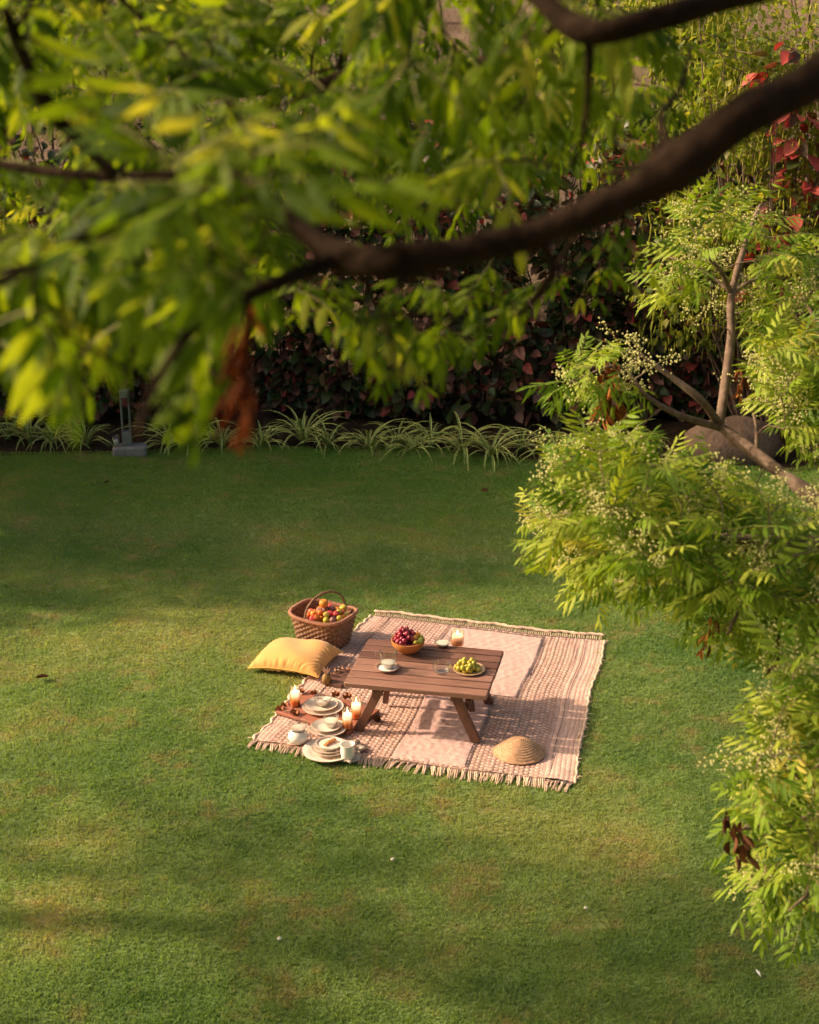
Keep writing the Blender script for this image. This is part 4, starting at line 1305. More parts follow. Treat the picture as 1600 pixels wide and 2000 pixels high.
def build_rug():
    nu, nv = 440, 640
    u, v = np.meshgrid(np.linspace(0, 1, nu), np.linspace(V0, V1, nv))
    P = rug_arr(u, v)
    Nu, Nv = 66, 124
    wob = 0.25 * np.sin(v * 41 + 3 * np.sin(u * 17)) + 0.2 * np.sin(u * 63 + v * 11)
    cu = u * Nu + 0.12 * wob
    iu = np.floor(cu)
    par = iu % 2
    gsh = np.random.default_rng(5).random(Nu + 4)[np.clip(iu.astype(int), 0, Nu + 3)]
    cord = np.abs(np.sin(np.pi * cu)) ** 0.7
    bead = 0.5 + 0.5 * np.sin(2 * np.pi * (v * Nv * 0.5) + np.pi * par + 1.2 * gsh + wob)
    z = 0.007 + 0.0066 * (0.25 * cord + 0.75 * cord ** 0.5 * bead ** 0.6) * (0.75 + 0.5 * gsh) + np.maximum(0.0022 * waves(7, 10, 0.2, 0.6)(P[..., 0], P[..., 1]), -0.002)
    edge = (u > 0.90) | (u < 0.05)
    z = np.where(edge, 0.0075 + 0.0022 * cord + 0.0018 * cord * bead, z)
    rip = np.maximum(0, waves(71, 9, 0.25, 0.7)(P[..., 0], P[..., 1]))
    z = z + 0.010 * rip * np.clip((np.abs(u - 0.5) - 0.36) / 0.14 + (np.abs(v - 0.5) - 0.42) / 0.2, 0, 1)
    g = np.random.default_rng(6)
    jit = g.random((Nu + 4, Nv + 4))[np.clip(iu.astype(int), 0, Nu + 3), np.clip((v * Nv * 0.5 + 0.5 * par).astype(int), 0, Nv + 3)]
    # yarn colours: cream beads, with the shade of gaps and grooves painted in brown
    col = np.where(bead > 0.34, 0.46 + 0.46 * jit, 0.04 + 0.22 * jit)
    col = np.where(edge, 0.60 + 0.10 * gsh + 0.22 * jit, col)
    col = np.where(cord < 0.30, np.minimum(col, 0.30), col)
    P[..., 2] = z
    link('woven_field', raw_mesh('woven_field', P.reshape(-1, 3) - np.array(RO), grid_tris(nv, nu), rug_material(), rnd=np.clip(col, 0, 1).ravel()), rug)
    # solid backing so that the rug has an underside and thickness
    bm = MB()
    q = [rug_pt(0, V0), rug_pt(1, V0), rug_pt(1, V1), rug_pt(0, V1)]
    bm.add([p + Vector((0, 0, zz)) - RO for zz in (-0.004, 0.005) for p in q], [(3, 2, 1, 0), (0, 1, 5, 4), (1, 2, 6, 5), (2, 3, 7, 6), (3, 0, 4, 7)])
    bm.build('backing', M['yarn'], rug, smooth=False)


build_rug()


def pale_panel(u0, u1, v0, v1, seed):
    n = 70
    u, v = np.meshgrid(np.linspace(u0, u1, n), np.linspace(v0, v1, n))
    P = rug_arr(u, v)
    w1, w2 = waves(seed, 14, 0.03, 0.09), waves(seed + 1, 10, 0.15, 0.5)
    z = 0.0185 + 0.0020 * w1(P[..., 0], P[..., 1] * 2.2) + 0.003 * w2(P[..., 0], P[..., 1])
    e = np.minimum(np.minimum(u - u0, u1 - u) / (u1 - u0), np.minimum(v - v0, v1 - v) / (v1 - v0))
    z -= 0.010 * np.clip(1 - e / 0.012, 0, 1)
    P[..., 2] = z
    link('pale_panel', raw_mesh('pale_panel', P.reshape(-1, 3) - np.array(RO), grid_tris(n, n), M['rugpale']), rug)



PAN = [(0.362, 0.755, 0.082, 0.512), (0.442, 0.672, 0.512, 0.946)]
for k, q in enumerate(PAN): pale_panel(*q, 300 + 3 * k)
lines = []
for (u0, u1, v0, v1) in PAN:
    lines += [((u0 - .004, v0), (u0 - .004, v1)), ((u1 + .004, v0), (u1 + .004, v1)), ((u0, v0 - .003), (u1, v0 - .003))]
lines += [((0.02, 0.066), (0.98, 0.066)), ((0.085, 0.07), (0.085, 0.945)), ((0.925, 0.07), (0.925, 0.945)), ((0.36, 0.51), (0.442, 0.51)), ((0.672, 0.512), (0.755, 0.512)), ]
for (a, b_) in lines:
    n = 40
    P = [rug_pt(a[0] + (b_[0] - a[0]) * i / n + 0.0006 * math.sin(i * 1.7), a[1] + (b_[1] - a[1]) * i / n, 0.0165) - RO for i in range(n + 1)]
    MB().tube(P, 0.0020, 5).build('border_thread', M['rugline'], rug)


def tassel_mesh(seed, L, thick=0.0042, strands=2, curl=1.0):
    g = random.Random(seed)
    b = MB()
    for k in range(strands):
        x0 = (k - (strands - 1) / 2) * 0.0085
        dx = g.uniform(-0.012, 0.012) * curl
        z1 = g.uniform(0.0, 0.005)
        l = L * g.uniform(0.85, 1.12)
        P = [Vector((x0, 0, 0.008)), Vector((x0 + dx * .3, -l * .35, 0.013 + z1)), Vector((x0 * .5 + dx * .9, -l * .7, 0.010)), Vector((x0 * .3 + dx, -l, 0.004))]
        b.tube(P, [thick, thick * 1.05, thick * .95, thick * .8], 4, cap=True)
    return b.mesh('tassel', M['yarn'])


TF = [tassel_mesh(i, 0.090, 0.0048, 2, 0.8) for i in range(9)]
TB = [tassel_mesh(20 + i, 0.072, 0.0030, 1, 0.5) for i in range(5)]
n = 104
for i in range(n):
    u = (i + 0.5) / n
    p, q = rug_pt(u, V1), rug_pt(u + 0.01, V1)
    a = math.atan2(q.y - p.y, q.x - p.x) + R.uniform(-0.2, 0.2) + 0.22 * math.sin(u * 23) - 0.45 * max(0, 0.35 - u)
    m = Matrix.Translation(p - RO) @ Matrix.Rotation(a, 4, 'Z') @ Matrix.Diagonal((1, R.uniform(.85, 1.15) * (1.15 if 0.35 < u else 1.0), R.uniform(.7, 1.3), 1))
    link('tassel', R.choice(TF), rug, mtx=m)
n = 112
for i in range(n):
    u = 0.012 + 0.98 * (i + 0.5) / n
    p, q = rug_pt(u, V0), rug_pt(u + 0.01, V0)
    a = math.atan2(q.y - p.y, q.x - p.x) + math.pi + R.uniform(-0.10, 0.10)
    link('tassel', R.choice(TB), rug, mtx=Matrix.Translation(p - RO) @ Matrix.Rotation(a, 4, 'Z') @ Matrix.Diagonal((1, 1.06, 0.9, 1)))
P = [rug_pt(i / 80, 0.0185 + 0.0035 * math.sin(i * .55) + 0.002 * math.sin(i * 1.9), 0.008) - RO for i in range(81)]
MB().tube(P, [0.011 + 0.002 * math.sin(i * 2.1) for i in range(81)], 7).build('end_cord', M['yarn'], rug)
P = [rug_pt(-0.004 + 0.004 * math.sin(i * 0.9) + 0.003 * math.sin(i * .37), V0 + (V1 - V0) * i / 120, 0.007) - RO for i in range(121)]
MB().tube(P, [0.011 + 0.003 * math.sin(i * 1.3) for i in range(121)], 7).build('edge_cord', M['yarn'], rug)
P = [rug_pt(1.002 + 0.0015 * math.sin(i * 0.9), V0 + (V1 - V0) * i / 120, 0.007) - RO for i in range(121)]
MB().tube(P, [0.009 + 0.0015 * math.sin(i * 1.3) for i in range(121)], 7).build('edge_cord', M['yarn'], rug)
for i in range(46):
    sd_ = 1 if i % 3 else 0
    v = R.uniform(V0, V1)
    p = rug_pt(sd_, v, 0.006)
    d = (1 if sd_ else -1)
    L = R.uniform(0.015, 0.05)
    Q = [p - RO, p - RO + Vector((d * L * .5, R.uniform(-.3, .3) * L, 0.012)), p - RO + Vector((d * L, R.uniform(-.7, .7) * L, 0.004))]
    MB().tube(Q, [0.0025, 0.0022, 0.0015], 4).build('loose_thread', M['yarn'], rug)

# ================================================================== TABLE
TZ = 0.34
TC = Vector((0.0915, 8.065, 0))
table = empty('picnic_table', TC, rad(-12.0), 'low brown slatted wooden table standing on the rug', 'table')
NP, TW, TD, TT = 7, 0.82, 0.625, 0.030
pw = TD / NP
for i in range(NP):
    y = -TD / 2 + pw * (i + 0.5)
    MB().box((TW * R.uniform(0.994, 1.004), pw - 0.012, TT), (0, 0, 0), bev=0.0035).build('plank', M['wood'], table, sharp=35, loc=(0, y, TZ - TT / 2 + R.uniform(-.0008, .0008)), rot=(R.uniform(-.006, .006), 0, R.uniform(-.002, .002)))
for sx in (-1, 1):
    MB().box((0.05, TD - 0.05, 0.035), bev=0.003).build('crossbar', M['legwood'], table, sharp=35, loc=(sx * 0.225, 0, TZ - TT - 0.0185))


def beam(a, b_, w, t, side):
    a, b_ = Vector(a), Vector(b_)
    d = (b_ - a)
    z = d.normalized(); x = (Vector(side) - z * Vector(side).dot(z)).normalized(); y = z.cross(x)
    m = Matrix.Identity(4)
    for i in range(3): m[i][0], m[i][1], m[i][2], m[i][3] = x[i], y[i], z[i], (a[i] + b_[i]) / 2
    return MB().box((w, t, d.length), M=m, bev=0.003)


for sx in (-1, 1):
    for sy in (-1, 1):
        top = (sx * 0.205, sy * 0.215, TZ - TT - 0.006)
        bot = (sx * 0.345, sy * 0.245, 0.0145)
        beam(top, bot, 0.052, 0.034, (1, 0, 0)).build('leg', M['legwood'], table, sharp=35)
    beam((sx * 0.27, -0.18, 0.185), (sx * 0.27, 0.20, 0.185), 0.034, 0.026, (1, 0, 0)).build('stretcher', M['legwood'], table, sharp=35)
    beam((sx * 0.262, 0.10, 0.030), (sx * 0.225, 0.08, TZ - TT - 0.03), 0.034, 0.026, (1, 0, 0)).build('brace', M['legwood'], table, sharp=35)


# ================================================================== TABLEWARE
def lathe_shell(outer, inner):
    """closed vessel wall: up the outside, down the inside"""
    return outer + inner[::-1]


def on(px, py, z): return ground_pt(px, py, z)


def plate(name, loc, r, label, mat='ceramic', depth=0.016, rim='ceramicrim', group=None, oval=None, tilt=None, rz=0.0, cat='plate'):
    root = empty(name, loc, rz, label, cat, group)
    if tilt: root.rotation_euler = (tilt[0], tilt[1], rz)
    pr = [(0, 0.0), (r * .58, 0.0), (r * .62, 0.002), (r * .985, depth), (r, depth + .0015), (r * .985, depth + .0035), (r * .64, 0.0060), (r * .60, 0.0045), (r * .25, 0.0045), (0, 0.0045)]
    b = MB(); b.lathe(pr, 44, squash=oval)
    g = waves(int(r * 1e4), 5, .3, 2)
    b.build('dish', M[mat], root, sharp=60)
    if rim:
        q = [((r * .99 + .0022 * math.cos(t)) * 1, depth + .0017 + .0024 * math.sin(t)) for t in np.linspace(0, 2 * math.pi, 7)]
        V_, F_ = lathe(q, 44)
        if oval: V_ = [(x * oval[0], y * oval[1], z) for x, y, z in V_]
        MB().add(V_, F_).build('rim', M[rim], root)
    return root


def bowl(name, loc, r, h, label, mat, cat='bowl', foot=0.5, fill=None, fillmat=None, group=None, rim=None, tilt=None, swirl=False, belly=0.55, wall=0.004):
    root = empty(name, loc, 0, label, cat, group)
    if tilt: root.rotation_euler = tilt
    ts = np.linspace(0, 1, 9)
    rr = lambda t: r * (foot + (1 - foot) * math.sin(t * math.pi / 2) ** belly)
    out = [(0, 0.0), (r * foot * .92, 0.0)] + [(rr(t), 0.003 + (h - 0.003) * t) for t in ts]
    inn = [(0, wall * 1.3), (r * foot * .85, wall * 1.3)] + [(max(rr(t) - wall, 0.001), max(wall * 1.5, 0.003 + (h - 0.003) * t)) for t in ts]
    MB().lathe(lathe_shell(out, inn), 36).build('wall', M[mat], root, sharp=70)
    if fill is not None:
        z = h * fill
        t = fill
        rf = max(rr(t) - wall * 1.2, 0.004)
        body = [(0, wall * 1.6), (r * foot * .82, wall * 1.6)] + [(max(rr(q) - wall * 1.25, .003), 0.003 + (h - 0.003) * q) for q in ts if q < fill - .03] + [(rf, z - .001), (rf * .96, z)]
        if swirl:
            body += [(rf * (1 - k / 14.0), z + .0022 * math.sin(k * 2.3)) for k in range(1, 14)]
        body += [(0, z)]
        MB().lathe(body, 36).build('contents', M[fillmat], root, sharp=70)
    return root


def grape(parent, c, r, mat, mesh_cache={}):
    if mat not in mesh_cache:
        mesh_cache[mat] = MB().ball((0, 0, 0), (1, 1, 1.12), 12, 8).mesh('grape', M[mat])
    a = Matrix.Rotation(R.uniform(0, 6.28), 4, 'Z') @ Matrix.Rotation(R.uniform(-1, 1), 4, 'X')
    link('grape', mesh_cache[mat], parent, mtx=Matrix.Translation(c) @ a @ Matrix.Scale(r, 4))


def heap(n, rx, ry, h, r, seed, shape=0.8):
    """positions of balls lying in a heap: dropped one by one"""
    g = random.Random(seed)
    P = []
    tries = 0
    while len(P) < n and tries < 8000:
        tries += 1
        a, s = g.uniform(0, 6.28), math.sqrt(g.random())
        x, y = math.cos(a) * rx * s, math.sin(a) * ry * s
        z = 0.0
        for (qx, qy, qz) in P:
            d2 = (qx - x) ** 2 + (qy - y) ** 2
            if d2 < (1.72 * r) ** 2: z = max(z, qz + math.sqrt((1.72 * r) ** 2 - d2))
        if z > h * (1 - s ** 2 * shape): continue
        P.append((x, y, z))
    return P


# terracotta bowl with red grapes, with amber and lime ones at its right edge
bp = on(797, 1283, TZ); bp.y += 0.07
bowl('fruit_bowl', bp, 0.100, 0.080, 'orange terracotta bowl heaped with red grapes on the table', 'terra', foot=0.42, belly=0.75, wall=0.006, fill=0.6, fillmat='wine')
bunch = empty('grape_bunch', bp + Vector((-0.012, 0, 0.066)), 0, 'dark red grape bunch heaped in the orange bowl', 'grapes')
for c in heap(60, 0.072, 0.076, 0.085, 0.0145, 5): grape(bunch, Vector(c), 0.0145 * R.uniform(.92, 1.08), 'wine')
bn2 = empty('grape_bunch', bp + Vector((0.066, -0.03, 0.084)), 0, 'few amber and lime grapes at the right edge of the orange bowl', 'grapes')
for c, m in (((0.012, 0.035, .008), 'lime'), ((0.008, 0.004, .004), 'lime'), ((-0.020, -0.026, 0.002), 'green'), ((-0.012, 0.028, .028), 'orange'), ((-0.022, 0.006, .018), 'orange'), ((-0.042, 0.0, .016), 'red'), ((-0.005, 0.052, .014), 'orange'), ((0.002, -0.016, .000), 'lime')): grape(bn2, Vector(c), 0.0155, m)
MB().tube([bunch.location - bunch.location + Vector((0, 0, .06)), Vector((0.01, 0.005, .10)), Vector((.02, 0, .112))], [.002, .0018, .0015], 5).build('stalk', M['twig'], bunch)

# plate of green grapes
gp = on(917, 1313, TZ); gp.y += 0.02
plate('plate', gp, 0.092, 'small tan stoneware plate under green grapes on the table', 'sand', 0.012, None, rz=rad(10))
gb = empty('grape_bunch', gp + Vector((-0.012, 0.0, 0.018)), 0, 'yellow green grape bunch piled on the tan plate', 'grapes')
for c in heap(40, 0.066, 0.056, 0.052, 0.0145, 9, 0.75): grape(gb, Vector(c), 0.0148 * R.uniform(.9, 1.1), 'green')
MB().tube([Vector((-.03, 0, .04)), Vector((0.0, 0.01, .06)), Vector((.03, 0.01, .05))], [.002, .002, .0015], 5).build('stalk', M['twig'], gb)

# saucer, glass cup with milk
sp = on(757, 1311, TZ); sp.y += 0.02
bowl('saucer', sp, 0.069, 0.022, 'pinkish brown stoneware saucer under the glass cup', 'saucer', 'saucer', foot=0.6, belly=0.9, fill=0.55, fillmat='white')
cup = bowl('glass_cup', sp + Vector((0.004, 0.005, 0.0142)), 0.053, 0.104, 'clear glass cup part full of milk on its saucer', 'glass', 'cup', foot=0.55, belly=0.6, fill=0.32, fillmat='milk', wall=0.002)
MB().tube(smooth_path([Vector((-0.048, 0.01, .085)), Vector((-.072, .015, .082)), Vector((-.070, .015, .050)), Vector((-.044, .01, .040))], 5), 0.0035, 7).build('handle', M['glass'], cup)
# milk bowl, candle, empty bowl
q = on(865, 1267, TZ); q.y += 0.03
bowl('glass_bowl', q, 0.049, 0.055, 'clear glass bowl of milk beside the table candle', 'glass', foot=0.5, belly=0.6, fill=0.5, fillmat='milk', wall=0.002)
q = on(863, 1318, TZ); q.y += 0.035
bowl('glass_bowl', q, 0.055, 0.058, 'empty clear glass bowl left of the green grape plate', 'glass', foot=0.72, belly=0.6, wall=0.002)


def candle(loc, r, h, gh, label, wax_h, wmat='wax', lamp_w=0.10):
    root = empty('candle', loc, R.uniform(0, 3), label, 'candle', 'lit candles in glasses')
    zt = wax_h
    pr = [(0, 0.004), (r * .93, 0.004), (r * .95, 0.008), (r * .95, zt - .004), (r * .90, zt), (r * .55, zt - .003), (0, zt - .004)]
    wax = MB().lathe(pr, 28).build('wax', M[wmat], root, sharp=60)
    o = [(0, 0.0), (r, 0.0), (r * 1.03, 0.003), (r * 1.04, gh), (r * 1.01, gh), (r * .985, 0.006), (0, 0.003)]
    MB().lathe(o, 28).build('glass', M['amberglass'], root, sharp=60)
    MB().tube([(0, 0, zt - .004), (0.0008, 0, zt + .003), (0.0022, 0, zt + .008)], [.0012, .001, .0008], 5).build('wick', M['wick'], wax)
    fl = [(0, zt + .004), (.0040, zt + .009), (.0048, zt + .013), (.0035, zt + .021), (.0015, zt + .029), (0, zt + .034)]
    MB().lathe(fl, 10).build('flame', M['flame'], wax)
    ld = bpy.data.lights.new('candle_light', 'POINT')
    ld.energy = lamp_w; ld.color = (1.0, 0.56, 0.22); ld.shadow_soft_size = 0.006
    link('candle_light', ld, root, loc=(0, 0, zt + .040))
    return root


q = on(894, 1263, TZ); q.y += 0.03
candle(q, 0.038, 0.08, 0.085, 'peach coloured candle in a wide glass on the table', 0.062, 'wax2')

# boards on the rug
def board(loc, rz, L, W, n, label, mat='tray', t=0.018):
    root = empty('wooden_board', loc, rz, label, 'board', 'wooden boards on the rug')
    for i in range(n):
        w = W / n
        MB().box((w - 0.003, L * R.uniform(.99, 1.01), t), bev=0.002).build('plank', M[mat], root, sharp=35, loc=(-W / 2 + w * (i + .5), 0, t / 2))
    return root


BZ = 0.0385
bTL, bTR, bBR, bBL = [on(*k, BZ) for k in ((584, 1350), (725, 1374), (697, 1443), (557, 1385))]
c = (bTL + bTR + bBR + bBL) / 4
ux = ((bTR - bTL) + (bBR - bBL)) / 2
uy = ((bTL - bBL) + (bTR - bBR)) / 2
rz = math.atan2(ux.y, ux.x)
board(Vector((c.x, c.y, 0.0195)), rz, uy.length * 0.98, ux.length, 3, 'reddish low board under the plates and candles on the rug')
board(on(664, 1326, 0.02) + Vector((0, 0, 0)), rad(-28), 0.22, 0.15, 1, 'small dark board half under the table by the yellow cushion', 'wood')

BT = 0.0385
# place setting 1
p1 = on(631, 1384, BT)
plate('plate', p1, 0.122, 'largest cream plate on the reddish board, bottom of its stack')
plate('plate', p1 + Vector((-0.008, 0.006, 0.0125)), 0.096, 'mid sized cream plate under the cream filled glass bowl')
b1 = bowl('glass_bowl', p1 + Vector((0.0, 0.012, 0.0185)), 0.054, 0.055, 'glass bowl of swirled beige cream topping the plate stack', 'glass', foot=0.5, belly=0.6, fill=0.6, fillmat='cream', wall=0.002, swirl=True)
# place setting 2
p2 = on(641, 1428, BT * .62)
plate('plate', p2 + Vector((0, 0, 0.006)), 0.108, 'wide cream plate under the milk cup, lower one of two')
plate('plate', p2 + Vector((-0.008, 0.006, 0.0185)), 0.085, 'smaller cream plate directly under the milk cup')
c2 = bowl('milk_cup', p2 + Vector((0.018, 0.01, 0.025)), 0.047, 0.066, 'white milk cup with a glass rim on the middle plate stack', 'glass', 'cup', foot=0.55, belly=0.7, fill=0.62, fillmat='milk', wall=0.002)
# place setting 3
p3 = on(641, 1470, 0.016)
plate('plate', p3, 0.145, 'broadest cream plate at the front fringe, bottom of the tallest stack', depth=0.018, tilt=(0, 0))
plate('plate', p3 + Vector((0.008, 0.004, 0.0135)), 0.100, 'middle cream plate of the tallest stack at the front fringe', depth=0.014)
plate('plate', p3 + Vector((0.006, 0.002, 0.0255)), 0.086, 'smallest cream plate of the stack, under the dessert bowl', depth=0.013)
bowl('dessert_bowl', p3 + Vector((0.006, 0.004, 0.0325)), 0.075, 0.030, 'shallow cream dessert bowl topped with cinnamon sticks', 'ceramic', foot=0.6, belly=0.8, fill=0.7, fillmat='pinkcream')
for k, (dx, dy, a, L) in enumerate(((0.0, 0.0, 0.95, .075), (0.012, 0.012, 0.75, .062))):
    root = empty('cinnamon_stick', p3 + Vector((0.006 + dx, 0.004 + dy, 0.0600 + .004 * k)), a, ['longer rolled cinnamon stick lying across the dessert bowl', 'shorter cinnamon stick beside the longer one in the bowl'][k], 'cinnamon')
    b = MB()
    for sx in (-1, 1):
        b.tube([(-L / 2, sx * .005, 0), (-L / 6, sx * .0055, .001), (L / 6, sx * .005, 0), (L / 2, sx * .0055, 0.001)], .0058, 8)
    b.build('bark_roll', M['cinn'], root)

# candles on the rug
candle(on(577, 1378, BT), 0.029, 0.1, 0.122, 'orange and cream candle at the left corner of the reddish board', 0.092)
candle(on(696, 1402, BT), 0.029, 0.1, 0.120, 'orange and cream candle beside the left table leg, further back', 0.090)
candle(on(679, 1422, BT), 0.029, 0.1, 0.120, 'orange and cream candle nearest the middle plate stack', 0.090)

# white pot with a glass bowl on top
q = on(582, 1456, 0.016)
q.y += 0.035
pot = empty('white_pot', q, 0, 'round white pot standing on the rug left of the plates', 'pot')
pr = [(0, 0.0), (0.032, 0.0), (0.050, 0.014), (0.059, 0.036), (0.055, 0.058), (0.042, 0.072), (0.038, 0.078), (0.035, 0.078), (0.038, 0.07), (0.05, 0.057), (0.052, 0.03), (0.03, 0.01), (0, 0.008)]
MB().lathe(pr, 32).build('wall', M['white'], pot, sharp=70)
MB().tube(smooth_path([Vector((0.054, -0.01, .055)), Vector((.071, -.012, .05)), Vector((.068, -.012, .025)), Vector((.052, -.01, .022))], 4), 0.004, 6).build('handle', M['white'], pot)
bowl('glass_bowl', q + Vector((0.004, 0.0, 0.0785)), 0.052, 0.048, 'clear glass bowl of peach dessert sitting on the white pot', 'glass', foot=0.62, belly=0.6, fill=0.4, fillmat='pinkcream', wall=0.002)

# white pitcher and napkin
q = on(679, 1486, 0.022); q.y += 0.02
pit = empty('white_cup', q, 0, 'tall white cup standing in the crumpled napkin', 'cup')
pr = [(0, 0), (0.026, 0), (0.036, 0.016), (0.040, 0.045), (0.038, 0.075), (0.041, 0.092), (0.038, 0.092), (0.035, 0.075), (0.036, 0.045), (0.03, 0.016), (0, 0.008)]
V_, F_ = lathe(pr, 28)
V_ = [(x, y, z + (0.006 * max(0, x / .04) if z > .08 else 0)) for x, y, z in V_]
MB().add(V_, F_).build('wall', M['white'], pit, sharp=70)


def crumple(loc, sx, sy, h, seed, rz, label, hole=None):
    n = 60
    u, v = np.meshgrid(np.linspace(-1, 1, n), np.linspace(-1, 1, n))
    w1, w2, w3 = waves(seed, 6, .5, 1.2), waves(seed + 1, 10, .2, .5), waves(seed + 2, 8, .3, .8)
    x = sx * (u * 0.8 + 0.16 * w3(u, v)); y = sy * (v * 0.8 + 0.16 * w1(v, u))
    e = np.clip(1.25 - np.hypot(u, v), 0, 1) ** 0.7
    z = 0.005 + h * e * np.abs(0.55 * w1(u, v) + 0.35 * w2(u, v))
    if hole is not None:
        # pressed flat where the cup stands
        c_, s_ = math.cos(-rz), math.sin(-rz)
        hx, hy = hole[0] * c_ - hole[1] * s_, hole[0] * s_ + hole[1] * c_
        d = np.hypot(x - hx, y - hy)
        z = np.where(d < 0.05, np.minimum(z, 0.004 + 0.03 * np.clip((d - 0.03) / 0.02, 0, 1)), z)
    o = empty('napkin', loc, rz, label, 'napkin')
    me = raw_mesh('cloth', np.stack([x, y, z], -1), grid_tris(n, n), M['linen'])
    c = link('cloth', me, o)
    md = c.modifiers.new('thickness', 'SOLIDIFY'); md.thickness = 0.0016; md.offset = -1


nq = on(683, 1470, 0.016)
crumple(Vector((nq.x, nq.y, 0.017)), 0.085, 0.135, 0.05, 77, rad(-18), 'crumpled beige linen napkin around the tall white cup', hole=(q.x - nq.x, q.y - nq.y))

# dried flowers, pod, nut
def dried_flower(loc, r, seed, label, stem=None, group='dried flower heads on the board'):
    g = random.Random(seed)
    root = empty('dried_flower', loc, g.uniform(0, 6.28), label, 'dried flower', group)
    pb = []
    for k in range(11):
        a = k * 2.4
        s = 0.25 + 0.75 * k / 11
        el = 1.3 - 1.0 * s + g.uniform(-.2, .2)
        d = Vector((math.cos(a) * math.cos(el), math.sin(a) * math.cos(el), math.sin(el)))
        sd_ = d.cross(Vector((0, 0, 1))).normalized()
        v, t = leaflet(d * r * .15 + Vector((0, 0, r * .15)), d, sd_, r * 0.95, r * 0.85, Vector((0, 0, g.uniform(0.1, 0.4))), fold=0.7, secs=((0.2, .7), (.6, 1), (.85, .8)))
        MB().add(v, t).build('petal', M['drybrown'], root)
    if stem:
        MB().tube(smooth_path([Vector((0, 0, r * .25)), Vector((stem[0] * .5, stem[1] * .5, r * .5)), Vector((stem[0], stem[1], r * .2))], 4), r * .12, 5).build('stem', M['bark2'], root)
        root.rotation_euler = (0, 0, 0)
    return root


for k, (px, py, r, z, lab, st) in enumerate(((548, 1391, .030, .016, 'dried brown flower head farthest left on the rug edge', (0.06, -.03)), (557, 1383, .028, .016, 'dried brown flower behind the left corner candle base', None), (576, 1396, .028, BT - .004, 'dried brown rosette at the front left corner of the board', (-.06, .03)),
                                           (588, 1354, .024, BT, 'dried flower behind the left corner candle', None), (614, 1357, .024, BT, 'dark dried flower behind the beige cream bowl', None), (656, 1361, .027, BT, 'dried brown flower on the back edge of the board', None), (679, 1365, .030, BT, 'orange brown dried flower behind the far candle', None))):
    dried_flower(on(px, py, z), r, 500 + k, lab, st)
q = on(737, 1409, 0.014)
nut = empty('pine_cone', q, 0.4, 'small dark dried cone lying under the table beside the leg', 'cone')
b = MB()
for k in range(26):
    a = k * 2.4; s = k / 26
    rr = 0.017 * math.sin(math.pi * (0.15 + .8 * s)) + .003
    c0 = Vector((-0.02 + 0.04 * s, math.cos(a) * rr, 0.016 + math.sin(a) * rr))
    b.ball(c0, (0.004, .0055, .0055), 6, 4)
b.ball((0, 0, .016), (.02, .012, .012), 8, 6)
b.build('scales', M['deadbrown'], nut)['kind'] = 'stuff'
q = on(638, 1337, 0.016)
pod = empty('seed_pod', q + Vector((0, 0.0, 0.0)), 0.2, 'dried brown yellow seed pod with papery tips beside the cushion', 'seed pod')
b = MB()
prof = [(0, 0), (0.014, 0.002), (0.026, 0.018), (0.030, 0.036), (0.025, 0.056), (0.014, 0.070), (0.005, 0.076), (0, 0.077)]
V_, F_ = lathe(prof, 20)
V_ = [(x * (1 + .06 * math.cos(5 * math.atan2(y, x))), y * (1 + .06 * math.cos(5 * math.atan2(y, x))), z) for x, y, z in V_]
MB().add(V_, F_).build('husk', M['podskin'], pod)
for k in range(6):
    a = k * 1.05
    d = Vector((math.cos(a) * .3, math.sin(a) * .3, 1)).normalized()
    v, t = leaflet(Vector((math.cos(a) * .006, math.sin(a) * .006, .070)), d, d.cross(Vector((0, 1, .1))).normalized(), .045, .010, Vector((math.cos(a) * .2, math.sin(a) * .2, 0)))
    MB().add(v, t).build('papery_tip', M['yarn'], pod)
q = on(664, 1313, 0.042)
spr = empty('dried_sprig', q, rad(35), 'dried leafy sprig with pale seed heads on the small dark board', 'sprig')
MB().tube(smooth_path([Vector((-.09, 0, .004)), Vector((-.02, .008, .014)), Vector((.05, -.004, .016)), Vector((.10, .01, .012))], 4), .0025, 5).build('stem', M['bark2'], spr)
for k in range(11):
    x = -.085 + .018 * k
    d = Vector((R.uniform(-.4, .6), R.choice((-1, 1)) * R.uniform(.5, 1), R.uniform(.1, .7))).normalized()
    v, t = leaflet(Vector((x, 0, .012)), d, d.cross(Vector((0, 0, 1))).normalized(), R.uniform(.03, .045), R.uniform(.014, .022), Vector((0, 0, -.2)), fold=.8)
    MB().add(v, t).build('dry_leaf', M['drybrown'], spr)
for k in range(7):
    MB().ball((-.04 + .02 * k, R.uniform(-.02, .02), .022 + R.uniform(0, .01)), (.006, .005, .005), 7, 5).build('seed_head', M['yarn'], spr)

# ================================================================== HAT
hat = empty('straw_hat', on(1014, 1470, 0.016), 0, 'shallow conical straw hat lying on the front right of the rug', 'hat')
prof = []
HR, HH, NR_ = 0.143, 0.082, 12
out, inn = [], []
for i in range(NR_ * 4 + 1):
    s = i / (NR_ * 4)
    r = HR * (1 - s)
    z = HH * (1 - (1 - s) ** 1.9)
    bump_ = 0.0036 * abs(math.sin(math.pi * s * NR_))
    out.append((max(r + bump_ * .5, 0), 0.002 + z + bump_))
for i in range(12):
    s = i / 12
    inn.append((HR * (1 - s) - .003, max(HH * (1 - (1 - s) ** 1.9) - .005, 0.001)))
out[-1] = (0, out[-1][1])
V_, F_ = lathe(inn[::-1] + out, 64)
wv = waves(55, 6, .08, .2)
V_ = [(x * 1.0, y * 0.97, z + (0.0025 * float(wv(x, y)) if z > .004 else 0)) for x, y, z in V_]
MB().add(V_, F_).build('crown', M['straw'], hat, sharp=75)
n = 90
